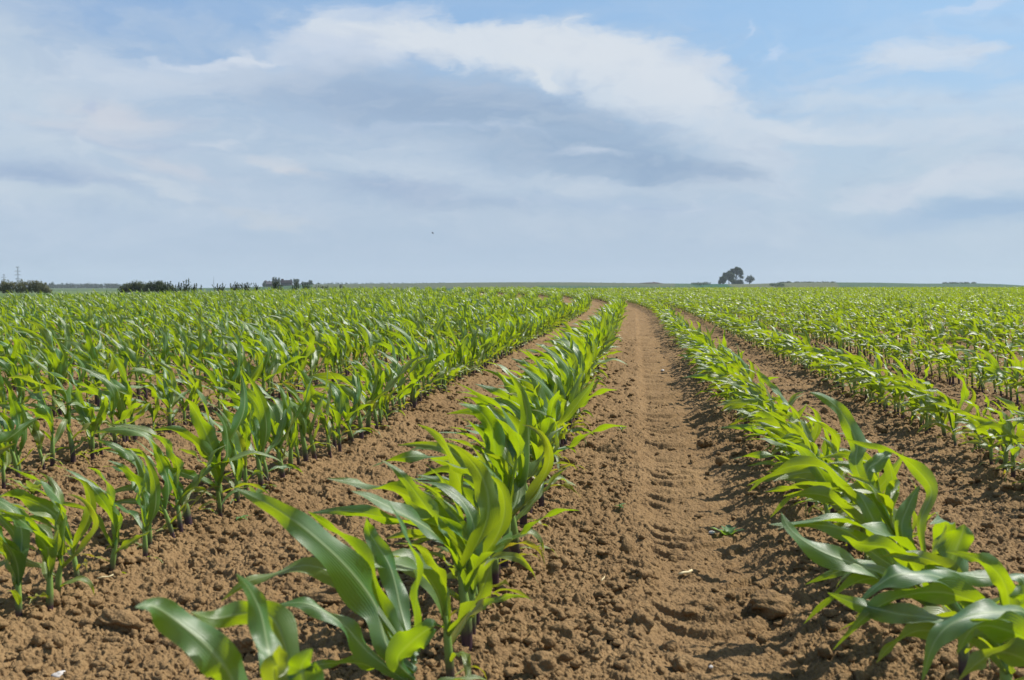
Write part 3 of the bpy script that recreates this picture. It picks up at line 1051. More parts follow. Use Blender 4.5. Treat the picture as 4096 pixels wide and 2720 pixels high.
M_FOL = foliage_material('tree_foliage', (0.026, 0.055, 0.026), (0.070, 0.110, 0.045))
M_POP = foliage_material('poplar_foliage', (0.022, 0.050, 0.018), (0.060, 0.100, 0.035))
M_SCRUB = foliage_material('scrub_foliage', (0.105, 0.118, 0.055), (0.24, 0.235, 0.115), 0.45)
M_DOCK = foliage_material('dock_seed', (0.060, 0.078, 0.042), (0.140, 0.165, 0.090), 0.4)
M_HEDGE = foliage_material('hedgerow_foliage', (0.060, 0.100, 0.050), (0.105, 0.150, 0.078))
M_BUSH = foliage_material('bush_foliage', (0.060, 0.085, 0.040), (0.140, 0.160, 0.072), 0.45)
M_WOOD = foliage_material('wood_foliage', (0.012, 0.032, 0.020), (0.035, 0.065, 0.032), 0.1)
M_BARK = simple_mat('bark', (0.07, 0.055, 0.04), 0.9, 0.3, 2.0)


def leaf_cloud(blobs, n, leaf, r, name, mat, parent, flat=1.0):
    """leaf-sized faces through the volume of several uneven lobes, gathered in sprays"""
    P = []
    w = np.array([b[1][0] * b[1][1] * b[1][2] for b in blobs]) ** 0.75
    cnt = np.maximum(1, (w / w.sum() * n / 9).astype(int))
    for (c, s), k in zip(blobs, cnt):
        u = r.normal(0, 1, (k, 3)); u /= np.linalg.norm(u, axis=1, keepdims=True)
        rad = r.uniform(0.35, 1.0, k) ** 0.6 * (1 + 0.22 * np.sin(u @ np.array([5.1, 4.3, 6.2]) + r.uniform(0, 6)))
        cen = np.array(c) + u * rad[:, None] * np.array(s)
        sp = cen[:, None, :] + r.normal(0, 1, (k, 9, 3)) * leaf * 0.85
        P.append(sp.reshape(-1, 3))
    P = np.concatenate(P); N = len(P)
    nrm = r.normal(0, 1, (N, 3)); nrm[:, 2] += 0.6; nrm /= np.linalg.norm(nrm, axis=1, keepdims=True)
    a = np.cross(nrm, r.normal(0, 1, (N, 3))); a /= np.linalg.norm(a, axis=1, keepdims=True) + 1e-9
    b = np.cross(nrm, a)
    sz = leaf * r.uniform(0.45, 1.1, N)[:, None]
    V = np.stack([P - a * sz, P + b * sz * 0.55, P + a * sz, P - b * sz * 0.55], 1)
    T = np.repeat(np.clip(r.normal(0.45, 0.28, N), 0, 1), 4)
    me = np_mesh(name, V.reshape(-1, 3), np.arange(N * 4).reshape(-1, 4), mat, tint=T, smooth=False)
    return link_mesh(name, me, parent)


def tree(x, base_y, dist, lobes, label, name='tree', n=3200, leaf=0.42, mat=None, trunk_r=0.4, group=None, seed=1, cat='tree'):
    """lobes: (dx_px, top offset px up, half width px, half height px) in photograph pixels at dist"""
    r = np.random.default_rng(seed)
    k = dist / FPX
    p = at(x, base_y, dist)
    z = float(ground_z(p.x, p.y))
    o = empty(name, (p.x, p.y, z), label, cat, group)
    bl = []
    off = p.z - z
    for dx, up, hw, hh in lobes:
        c = (dx * k, r.uniform(-0.25, 0.25) * hw * k, up * k + off)
        bl.append((c, (hw * k, hw * k * 0.9, hh * k)))
    leaf_cloud(bl, n, leaf, r, 'crown', mat or M_FOL, o)
    b = MB()
    topz = max(c[2] for c, s in bl)
    cx = np.mean([c[0] for c, s in bl])
    b.tube([(0, 0, -0.4), (cx * 0.2, 0, topz * 0.3), (cx * 0.6, 0.1, topz * 0.6), (cx, 0, topz * 0.95)], [trunk_r, trunk_r * 0.8, trunk_r * 0.5, trunk_r * 0.15], 8)
    for c, s in bl:
        zs = max(0.2, c[2] * 0.45)
        b.tube([(cx * 0.4, 0, zs), ((c[0] + cx * 0.4) / 2, c[1] / 2, (zs + c[2]) / 2 + 0.2), c], [trunk_r * 0.5, trunk_r * 0.3, trunk_r * 0.1], 5)
    b.build('trunk', M_BARK, o, True)
    return o


# lone trees on the right-hand skyline
TD = 930
SKY = 'trees on the skyline'
tree(2940, 1137, TD, [(-20, 48, 9, 7), (-10, 56, 9, 7), (2, 58, 8, 6), (6, 64, 7, 5), (14, 60, 8, 7), (22, 52, 8, 8), (26, 43, 7, 7), (20, 36, 7, 6), (10, 46, 9, 8), (-4, 46, 9, 7), (24, 28, 5, 4), (30, 27, 5, 4)],
     'tallest broad tree on the skyline, rising above the tree clump', n=8840, leaf=0.36, seed=21, group=SKY)
tree(2916, 1137, TD - 6, [(-16, 38, 10, 8), (-6, 42, 9, 7), (6, 38, 10, 8), (14, 32, 10, 9), (-20, 30, 8, 7), (-4, 28, 12, 9), (10, 22, 12, 9)],
     'dark dense tree at the middle of the skyline clump', n=7820, leaf=0.36, seed=22, group=SKY)
tree(2892, 1137, TD - 12, [(-8, 24, 7, 6), (0, 26, 8, 6), (8, 20, 8, 7), (-10, 14, 7, 8), (2, 12, 10, 9), (-13, 6, 6, 6)],
     'low round tree at the outer end of the skyline clump', n=6120, leaf=0.36, seed=23, group=SKY)
tree(2944, 1137, TD - 10, [(-14, 12, 9, 8), (-2, 10, 9, 8), (10, 11, 8, 7), (20, 13, 7, 6), (24, 6, 7, 5), (4, 4, 18, 5)],
     'low bushy growth at the foot of the skyline clump', n=5780, leaf=0.36, seed=24, group=SKY)
tree(2998, 1135, TD, [(-6, 26, 7, 6), (4, 29, 6, 5), (-10, 18, 6, 6), (12, 22, 7, 6), (16, 17, 6, 6), (2, 19, 9, 7), (8, 12, 7, 5), (-6, 11, 7, 5), (-16, 14, 5, 4), (2, 6, 6, 4)],
     'small separate tree standing beside the skyline clump', n=3400, leaf=0.30, seed=25, group=SKY)

# farm on the left-hand rise
FD = 900
POPG = 'poplars beside the farmhouses'
for dx, h, sd, lb in ((1094, 40, 1, 'tallest narrow poplar between the two farm buildings, next to the small house'),
                      (1104, 38, 2, 'slimmest poplar, middle one of three between the farm buildings'),
                      (1115, 36, 3, 'poplar next to the large dark farm building')):
    tree(dx, 1147, FD - 30, [(0, h * 0.25, 6, h * 0.3), (0, h * 0.55, 5, h * 0.3), (0.5, h * 0.82, 3, h * 0.2)], lb, 'poplar_tree', 1500, 0.36, M_POP, 0.3, POPG, 30 + sd)
tree(1184, 1145, FD - 40, [(0, 16, 12, 12), (-4, 24, 7, 6), (6, 22, 7, 7), (0, 8, 12, 8)], 'rounded tree past the end of the large dark farm building', n=2400, leaf=0.36, seed=35)
tree(1058, 1148, FD - 15, [(0, 9, 6, 8), (-3, 6, 4, 5)], 'small dark bush at the gable of the small house', 'shrub', 900, 0.36, seed=36, trunk_r=0.15, cat='shrub')
tree(1216, 1144, FD, [(-4, 9, 7, 8), (6, 8, 8, 7), (12, 9, 5, 6)], 'low rounded tree right of the farm', n=1700, leaf=0.36, seed=37)
tree(1240, 1142, FD + 10, [(0, 12, 7, 9), (4, 14, 5, 6), (6, 5, 9, 4)], 'upright bushy tree at the outer edge of the farm', n=1700, leaf=0.36, seed=38)

M_WALL_PALE = simple_mat('weathered_render', (0.16, 0.13, 0.13), 0.85)
M_WALL_BRICK = simple_mat('dark_brick', (0.035, 0.022, 0.025), 1.0, 0.2, 3.0, 0.0)
M_ROOF_GREY = simple_mat('grey_slate', (0.085, 0.075, 0.09), 0.8)
M_ROOF_RED = simple_mat('old_red_tile', (0.026, 0.019, 0.022), 1.0, 0.2, 3.0, 0.0)
M_GLASS = simple_mat('dark_pane', (0.02, 0.025, 0.03), 0.15, 0.1, 1, 0.5)


def gable_house(name, x, base_y, dist, w, dep, wall_h, roof_h, wall_m, roof_m, label, gables, rz, windows):
    p = at(x, base_y, dist)
    z = float(ground_z(p.x, p.y))
    o = empty(name, (p.x, p.y, z), label, 'house', 'farm buildings on the rise')
    o.rotation_euler = (0, 0, rz)
    b = MB()
    hw, hd = w / 2, dep / 2
    b.add([(-hw, -hd, -0.5), (hw, -hd, -0.5), (hw, hd, -0.5), (-hw, hd, -0.5), (-hw, -hd, wall_h), (hw, -hd, wall_h), (hw, hd, wall_h), (-hw, hd, wall_h),
           (-hw, 0, wall_h + roof_h), (hw, 0, wall_h + roof_h)],
          [(0, 1, 5, 4), (2, 3, 7, 6), (1, 2, 6, 9, 5), (3, 0, 4, 8, 7)])
    b.build('wall', wall_m, o)
    b = MB(); e = 0.35; th = 0.18
    for s in (-1, 1):
        y0 = s * (hd + e); z0 = wall_h - roof_h * e / hd
        b.add([(-hw - e, y0, z0 + 0.03), (hw + e, y0, z0 + 0.03), (hw + e, 0, wall_h + roof_h + 0.03), (-hw - e, 0, wall_h + roof_h + 0.03),
               (-hw - e, y0, z0 + th), (hw + e, y0, z0 + th), (hw + e, 0, wall_h + roof_h + th), (-hw - e, 0, wall_h + roof_h + th)],
              [(0, 1, 2, 3), (4, 5, 6, 7), (0, 1, 5, 4), (0, 3, 7, 4), (1, 2, 6, 5)])
    rf = b.build('roof', roof_m, o)
    for kind, gx, gw, gh in gables:
        b = MB()
        if kind == 'chimney':
            b.box((gx, 0, wall_h + roof_h + gh / 2 - 0.3), (gw, 0.8, gh + 0.6)); b.box((gx, 0, wall_h + roof_h + gh + 0.06), (gw + 0.25, 1.05, 0.16))
            b.build('chimney', wall_m, rf)
        elif kind == 'parapet':      # raised gable end
            b.add([(gx - gw / 2, -hd - 0.1, wall_h - 0.2), (gx + gw / 2, -hd - 0.1, wall_h - 0.2), (gx + gw / 2, hd + 0.1, wall_h - 0.2), (gx - gw / 2, hd + 0.1, wall_h - 0.2),
                   (gx - gw / 2, -0.6, wall_h + roof_h + gh), (gx + gw / 2, -0.6, wall_h + roof_h + gh), (gx + gw / 2, 0.6, wall_h + roof_h + gh), (gx - gw / 2, 0.6, wall_h + roof_h + gh)],
                  [(0, 1, 5, 4), (1, 2, 6, 5), (2, 3, 7, 6), (3, 0, 4, 7), (4, 5, 6, 7)])
            b.build('gable', wall_m, o)
        elif kind == 'dormer':
            yb = -hd * 0.55
            b.box((gx, yb, wall_h + roof_h * 0.5 + gh * 0.2), (gw, hd * 0.9, gh))
            b.add([(gx - gw / 2 - .2, yb - hd * .5, wall_h + roof_h * 0.5 + gh * 0.7), (gx + gw / 2 + .2, yb - hd * .5, wall_h + roof_h * 0.5 + gh * 0.7), (gx, yb - hd * .5, wall_h + roof_h * .5 + gh * 1.25),
                   (gx - gw / 2 - .2, yb + hd * .5, wall_h + roof_h * 0.5 + gh * 0.7), (gx + gw / 2 + .2, yb + hd * .5, wall_h + roof_h * 0.5 + gh * 0.7), (gx, yb + hd * .5, wall_h + roof_h * .5 + gh * 1.25)],
                  [(0, 1, 2), (3, 5, 4), (0, 2, 5, 3), (1, 4, 5, 2), (0, 3, 4, 1)])
            b.build('dormer', roof_m, rf)
    for wx, wz, ww, wh in windows:
        b = MB(); b.box((wx, -hd - 0.02, wz), (ww, 0.08, wh)); b.build('window', M_GLASS, o)
    return o


gable_house('farmhouse', 1073, 1147, FD, 7.2, 6.0, 2.3, 2.1, M_WALL_BRICK, M_ROOF_GREY, 'small farmhouse with pale grey roof and a dormer beside the poplars',
            [('dormer', -1.6, 1.7, 1.7), ('chimney', 1.0, 0.6, 0.5)], R(-6), [(-2.2, 1.2, 1.0, 1.1), (0.6, 1.2, 1.0, 1.1), (2.4, 1.1, 0.9, 1.6)])
gable_house('barn', 1146, 1145, FD + 5, 9.2, 7.0, 2.7, 2.0, M_WALL_BRICK, M_ROOF_RED, 'large dark brick farm building with raised gable ends, between poplars and rounded tree',
            [('parapet', -3.4, 1.9, 1.3), ('chimney', 3.9, 0.8, 0.9), ('parapet', 4.3, 0.5, 0.4)], R(5), [(-1.5, 1.3, 0.9, 1.2), (0.8, 1.3, 0.9, 1.2), (3.0, 1.2, 1.0, 1.9)])

# scrub and bushes past the left edge of the field
def bushes(x0, x1, top, bottom, dist, label, seed, n, leaf, mat, bumps, name='hedge', cat='hedge'):
    r = np.random.default_rng(seed)
    k = dist / FPX
    xm = (x0 + x1) / 2
    p = at(xm, bottom, dist); z = float(ground_z(p.x, p.y))
    o = empty(name, (p.x, p.y, z), label, cat, None)
    bl = []
    b = MB()
    m = max(5, int((x1 - x0) / 14))
    for i in range(m):
        x = x0 + (x1 - x0) * (i + 0.5) / m
        tp = np.interp(x, [q[0] for q in bumps], [q[1] for q in bumps]) + r.uniform(-8, 0)
        zt = at(x, tp, dist).z - z
        c = ((x - xm) * k, r.uniform(-0.6, 0.6) * k * 20, zt * 0.5)
        bl.append((c, (12 * k * r.uniform(0.9, 1.4), 12 * k, zt * 0.52)))
        b.tube([(0, 0, -0.15), (c[0] * 0.5, c[1] * 0.5, -0.05), (c[0], c[1], -0.05), (c[0] + r.uniform(-.1, .1), c[1], zt * 0.45), (c[0] + r.uniform(-.2, .2), c[1], zt * 0.85)], [0.03, 0.03, 0.03, 0.022, 0.01], 5)
    leaf_cloud(bl, n, leaf, r, 'foliage', mat, o)
    b.build('stem', M_BARK, o, True)


bushes(-60, 205, 1125, 1175, 150, 'long brownish green hedge at the outer left edge beyond the corn', 3, 20000, 0.085, M_SCRUB,
       [(-60, 1128), (30, 1130), (60, 1127), (110, 1127), (140, 1128), (165, 1131), (190, 1145), (205, 1162)])
bushes(482, 596, 1124, 1175, 170, 'dark bush with a pointed top beyond the corn, between wood and weeds', 4, 11000, 0.085, M_BUSH,
       [(482, 1150), (505, 1136), (530, 1133), (543, 1122), (552, 1130), (575, 1134), (596, 1142)], 'bush', 'bush')
bushes(572, 690, 1124, 1175, 166, 'wide low dark bush beside the tall weed stalks', 5, 11000, 0.085, M_BUSH,
       [(572, 1146), (590, 1136), (615, 1127), (632, 1124), (655, 1130), (672, 1140), (690, 1150)], 'bush', 'bush')

# distant wood along the left horizon
def wood():
    r = np.random.default_rng(8)
    dist = 1480; k = dist / FPX
    x0, x1 = 150, 640
    p = at((x0 + x1) / 2, 1152, dist); z = float(ground_z(p.x, p.y))
    bl = []
    x = x0
    while x < x1:
        h = r.uniform(15, 20) + (6 if r.random() < 0.14 else 0)
        if x > 520: h *= 1 - 0.45 * (x - 520) / 120
        bl.append((((x - (x0 + x1) / 2) * k, r.uniform(-8, 8), h * k * 0.55), (r.uniform(5, 8) * k, 4.0, h * k * 0.5)))
        x += r.uniform(4, 7)
    o = leaf_cloud(bl, 16000, 1.0, r, 'distant_wood', M_WOOD, None)
    o.location = (p.x, p.y, z)
    tag(o, 'far hazy belt of woodland along the horizon behind the bushes', 'woodland', kind='stuff')


wood()


def hedgerow(pts, h, label, seed, n=2600, leaf=0.5, name='hedgerow'):
    """pts: (x px, distance) along the far slope"""
    r = np.random.default_rng(seed)
    q = []
    for x, dist in pts:
        a = bearing(x); X, Y = dist * math.sin(a), dist * math.cos(a)
        q.append(Vector((X, Y, float(ground_z(X, Y)))))
    o0 = q[0]
    bl = []
    for a, b in zip(q[:-1], q[1:]):
        m = max(2, int((b - a).length / 3.5))
        for i in range(m):
            c = a.lerp(b, (i + r.uniform(0, 1)) / m) - o0
            hh = h * r.uniform(0.7, 1.25)
            bl.append(((c.x, c.y, hh * 0.45), (2.4, 1.6, hh * 0.55)))
    o = leaf_cloud(bl, n, leaf, r, name, M_HEDGE, None)
    o.location = o0
    tag(o, label, 'hedgerow')


hedgerow([(1260, 945), (1600, 945), (2000, 945), (2350, 945), (2560, 945)], 0.9, 'thin dark hedge along the hill crest beyond the middle of the field', 41, 5000)
hedgerow([(3110, 940), (3170, 940), (3330, 940)], 0.6, 'thick dark hedge on the crest right of the skyline trees', 42, 4200)
hedgerow([(3085, 820), (3110, 780), (3128, 740)], 1.3, 'short dark scrub strip running down the brownish slope', 43, 1500)
hedgerow([(3765, 945), (3830, 945), (3900, 945)], 0.4, 'dark scrub strip on the crest near the far right of the horizon', 45, 1600)
hedgerow([(2770, 900), (2800, 830), (2830, 760)], 1.0, 'dark field boundary running down left of the skyline trees', 46, 1200)


def heap():
    r = np.random.default_rng(3)
    dist = 925; k = dist / FPX
    p = at(2606, 1133.5, dist); z = float(ground_z(p.x, p.y))
    v, f = ico(4)
    V = lump_shapes(v, 1, r, 0.12)[0]
    V[:, 0] *= 34 * k; V[:, 1] *= 5; V[:, 2] = np.clip(V[:, 2], -0.3, None) * 6.5 * k
    rough = 0
    for fq in (6, 11, 18):
        for _ in range(3): rough = rough + 0.05 * np.sin(v @ r.normal(0, fq, 3))
    V[:, 2] += np.clip(v[:, 2], 0, 1) * rough * 2
    me = np_mesh('manure_heap', V, f, simple_mat('dung', (0.06, 0.04, 0.035), 0.95, 0.4, 0.4))
    o = link_mesh('manure_heap', me); o.location = (p.x, p.y, p.z)
    tag(o, 'long dark brown heap lying on the hill crest left of the skyline trees', 'heap')


heap()

# ---- tall dock stalks gone to seed, along the far edge of the corn
def dock_clump(xs, dist, label, seed):
    """xs: list of (x px, top y px)"""
    r = np.random.default_rng(seed)
    k = dist / FPX
    xm = float(np.mean([q[0] for q in xs]))
    a = bearing(xm); X, Y = dist * math.sin(a), dist * math.cos(a)
    z = float(ground_z(X, Y))
    o = empty('dock_weed', (X, Y, z), label, 'weed', 'tall seeding weeds at the far edge of the corn')
    for x, ty in xs:
        b = MB(); P = []
        zt = at(x, ty, Y).z - z
        bx = (x - xm) * k
        lean = r.normal(0, 0.05) + 0.03
        q = [(bx - lean * 0.6, r.uniform(-.15, .15), -0.05), (bx - lean * 0.2, 0, zt * 0.5), (bx + lean * 0.2, 0, zt)]
        b.tube(q, [0.012, 0.010, 0.005], 5)
        for i in range(int(26 + 20 * zt)):
            t = r.uniform(0.42, 1.0)
            w = 0.028 * (1.25 - t) + 0.010
            P.append((np.interp(t, [0, .5, 1], [q[0][0], q[1][0], q[2][0]]) + r.normal(0, w), r.normal(0, w), t * zt, 0.030))
        for s in range(int(r.integers(1, 4))):
            t0 = r.uniform(0.35, 0.6); sg = r.choice([-1, 1]); ln = r.uniform(0.15, 0.32)
            p0 = (bx, 0, t0 * zt); p1 = (bx + sg * ln * 0.45, r.normal(0, .05), t0 * zt + ln)
            b.tube([p0, p1], [0.007, 0.004], 4)
            for i in range(14):
                t = r.uniform(0.25, 1)
                P.append((p0[0] + (p1[0] - p0[0]) * t + r.normal(0, .012), r.normal(0, .02), p0[2] + (p1[2] - p0[2]) * t, 0.026))
        for i in range(30):
            t = 0.40 + 0.6 * i / 29
            P.append((np.interp(t, [0, .5, 1], [q[0][0], q[1][0], q[2][0]]), 0.0, t * zt, 0.030))
        for i in range(8):
            P.append((bx + r.normal(0, 0.05), r.normal(0, .05), r.uniform(0.25, 0.5) * zt, 0.085))
        P = np.array(P); N = len(P)
        c = P[:, :3]; sz = P[:, 3:4] * r.uniform(0.6, 1.2, (N, 1))
        u = r.normal(0, 1, (N, 3)); u[:, 2] += 1.2; u /= np.linalg.norm(u, axis=1, keepdims=True)
        w = np.cross(u, r.normal(0, 1, (N, 3))); w /= np.linalg.norm(w, axis=1, keepdims=True)
        V = np.stack([c - u * sz, c + w * sz * .5, c + u * sz, c - w * sz * .5], 1)
        me = np_mesh('seed_head', V.reshape(-1, 3), np.arange(N * 4).reshape(-1, 4), M_DOCK, tint=np.repeat(np.clip(r.normal(.4, .3, N), 0, 1), 4), smooth=False)
        st = b.build('stalk', M_DOCK_STEM, o)
        link_mesh('seed_head', me, st)


M_DOCK_STEM = simple_mat('dock_stem', (0.06, 0.065, 0.035), 0.8)
dock_clump([(634, 1140), (648, 1130), (662, 1126), (672, 1134), (682, 1124), (690, 1136), (655, 1142)], 44, 'tall dark seeding weeds in front of the wide low bush', 1)
dock_clump([(706, 1138), (718, 1128), (727, 1132), (736, 1124), (746, 1118), (756, 1112), (740, 1136)], 45, 'tallest seeding weeds with many upright spikes next to the wide low bush', 2)
dock_clump([(775, 1146), (780, 1135), (787, 1133), (806, 1139)], 46, 'sparse bent weed stalks left of the thin mast', 3)
dock_clump([(862, 1147), (873, 1135), (881, 1140), (892, 1132), (888, 1146)], 46, 'sparse weed stalks right of the thin mast', 4)
dock_clump([(926, 1133), (934, 1138), (941, 1126), (948, 1131), (955, 1138), (944, 1140)], 47, 'dense dark weeds with pointed tops between mast and farmhouse', 5)
dock_clump([(961, 1136), (970, 1130), (980, 1140), (988, 1130), (995, 1135), (983, 1134)], 47, 'broad clump of weeds nearest the farmhouse on its mast side', 6)
dock_clump([(1024, 1147), (1026, 1132), (1032, 1146)], 48, 'single thin weed stalk just left of the farmhouse', 7)
dock_clump([(1094, 1125), (1100, 1130), (1106, 1124), (1112, 1128), (1118, 1132), (1124, 1136), (1103, 1136)], 50, 'dense seeding weeds in front of the poplars', 8)
dock_clump([(1172, 1138), (1180, 1130), (1188, 1128), (1195, 1134)], 51, 'weeds in front of the rounded tree past the barn', 9)
dock_clump([(1213, 1138), (1222, 1132), (1231, 1130), (1239, 1140), (1228, 1142)], 52, 'weeds in front of the low rounded tree right of the farm', 10)
dock_clump([(1262, 1147), (1275, 1143), (1290, 1144), (1302, 1146), (1312, 1142)], 53, 'short weed stalks past the farm, along the far crop edge', 11)
dock_clump([(1344, 1147), (1360, 1137), (1372, 1146)], 54, 'few thin weed stalks farthest along the crop edge from the farm', 12)

# ---- pylons and mast far away
M_STEEL = simple_mat('galvanised_steel', (0.055, 0.06, 0.075), 0.7, 0.1)


def pylon(x, top_y, dist, label, height, arms):
    a = bearing(x); X, Y = dist * math.sin(a), dist * math.cos(a)
    zt = CAM_H + dist * (1142 - top_y) / FPX
    z0 = zt - height
    o = empty('pylon', (X, Y, z0), label, 'pylon', 'electricity pylons on the horizon')
    b = MB(); H = height; w0, w1 = 2.6, 0.75
    wid = lambda t: w0 + (w1 - w0) * min(1, t / 0.6)
    for sx in (-1, 1):
        for sy in (-1, 1):
            b.tube([(sx * wid(0), sy * wid(0), 0), (sx * wid(.6), sy * wid(.6), H * .6), (sx * .5, sy * .5, H)], 0.15, 4)
    n = 11
    for i in range(n):
        t0, t1 = i / n, (i + 1) / n
        for sy in (-1, 1):
            s = 1 if i % 2 else -1
            b.tube([(-s * wid(t0), sy * wid(t0), H * t0), (s * wid(t1), sy * wid(t1), H * t1)], 0.09, 4)
            b.tube([(-wid(t1), sy * wid(t1), H * t1), (wid(t1), sy * wid(t1), H * t1)], 0.08, 4)
    b.build('tower', M_STEEL, o)
    for t, L in arms:
        c = MB(); zc = H * t
        for s in (-1, 1):
            c.tube([(s * 0.6, 0, zc), (s * L, 0, zc)], [0.24, 0.14], 4)
            c.tube([(s * 0.6, 0, zc + 1.3), (s * L, 0, zc)], [0.16, 0.12], 4)
            for u in (0.55, 1.0):
                c.tube([(s * L * u, 0, zc), (s * L * u, 0, zc - 1.4)], 0.12, 4)
        c.build('crossarm', M_STEEL, o)


pylon(75, 1074.5, 1750, 'larger steel lattice pylon with three crossarms above the left hedge', 34, [(0.985, 2.6), (0.80, 4.6), (0.64, 4.8), (0.46, 4.4)])
pylon(19, 1102, 2300, 'smaller hazy pylon farther off at the outer edge above the hedge', 30, [(0.97, 2.4), (0.80, 5.0), (0.64, 5.0)])


def mast():
    x, dist = 857, 1300
    a = bearing(x); X, Y = dist * math.sin(a), dist * math.cos(a)
    z0 = float(ground_z(X, Y)); H = CAM_H + dist * (1142 - 1107) / FPX - z0
    o = empty('radio_mast', (X, Y, z0), 'thin pale radio mast rising alone above the weeds', 'mast')
    b = MB(); b.tube([(0, 0, 0), (0, 0, H * .6), (0, 0, H)], [0.30, 0.22, 0.12], 6)
    b.build('pole', M_STEEL, o)
    b = MB(); b.box((0, 0, H * 0.04), (1.2, 1.2, H * 0.08)); b.build('base', M_STEEL, o)


mast()


# ---- a bird gliding over the field
def bird():
    p = at(1731, 932, 75)
    m, t, b_, out = new_mat('bird_plumage')
    b_.inputs['Base Color'].default_value = (0.03, 0.032, 0.04, 1); b_.inputs['Roughness'].default_value = 0.8
    o = empty('bird', p, 'small dark bird flying above the middle of the field', 'bird')
    bm = MB()
    bm.tube([(-0.10, 0, 0), (-0.07, 0, 0.002), (-0.02, 0, 0.004), (0.03, 0, 0.006), (0.06, 0, 0.008), (0.085, 0, 0.006), (0.105, 0, 0.002)],
            [0.008, 0.016, 0.027, 0.026, 0.017, 0.015, 0.002], 10)
    bm.add([(-0.09, -0.01, 0), (-0.09, 0.01, 0), (-0.16, 0.028, -0.002), (-0.16, -0.028, -0.002), (-0.09, -0.01, 0.004), (-0.09, 0.01, 0.004), (-0.16, 0.028, 0.001), (-0.16, -0.028, 0.001)],
           [(0, 1, 2, 3), (7, 6, 5, 4), (0, 3, 7, 4), (1, 5, 6, 2), (2, 6, 7, 3)])
    bm.build('body', m, o, True)
    for s in (-1, 1):
        w = MB()
        sec = [(0.0, 0.045, 0.0), (0.08, 0.052, 0.028), (0.17, 0.035, 0.030), (0.25, 0.010, 0.012)]
        v = []
        for yy, ch, zz in sec:
            v += [(0.03 - yy * 0.12 + ch * .5, s * yy, zz), (0.03 - yy * 0.12 - ch, s * yy, zz), (0.03 - yy * .12, s * yy, zz + 0.006)]
        f = []
        for i in range(3):
            for k in range(3):
                f.append((i * 3 + k, i * 3 + (k + 1) % 3, i * 3 + 3 + (k + 1) % 3, i * 3 + 3 + k))
        w.add(v, f); w.build('wing', m, o, True)
    o.rotation_euler = (R(35), R(-28), R(12)); o.scale = (0.7, 0.7, 0.7)


bird()

# ------------------------------------------------------------------ air
def haze():
    zs = []
    for a in np.linspace(-math.pi, math.pi, 181):
        rr = np.linspace(1, FAR_R, 60)
        zs.append(ground_z(rr * np.sin(a), rr * np.cos(a)).min())
    zlo = min(zs) - 1.0; zhi = 36.0; S = FAR_R + 40
    b = MB(); b.box((0, 0, (zlo + zhi) / 2), (2 * S, 2 * S, zhi - zlo))
    m = bpy.data.materials.new('haze_air'); m.use_nodes = True
    t = NT(m.node_tree); t.n.clear()
    out = t.new('ShaderNodeOutputMaterial'); v = t.new('ShaderNodeVolumePrincipled')
    v.inputs['Color'].default_value = (0.80, 0.88, 0.97, 1)
    v.inputs['Density'].default_value = 0.00014
    t.link(v.outputs[0], out.inputs['Volume'])
    o = b.build('haze', m); tag(o, 'thin pale summer haze over the whole landscape', 'haze', kind='stuff')


HAZE = True
if HAZE: haze()

# ------------------------------------------------------------------ sun and sky
SUN_AZ, SUN_EL = R(64), R(51)      # to the right of the view and somewhat ahead
sun = bpy.data.lights.new('sun', 'SUN'); sun.energy = 5.0; sun.angle = R(0.5); sun.color = (1.0, 0.95, 0.87)
so = bpy.data.objects.new('sun', sun); COL.objects.link(so)
sd = Vector((math.cos(SUN_EL) * math.sin(SUN_AZ), math.cos(SUN_EL) * math.cos(SUN_AZ), math.sin(SUN_EL)))
so.rotation_euler = sd.to_track_quat('Z', 'Y').to_euler()
so.location = (20, 10, 30)


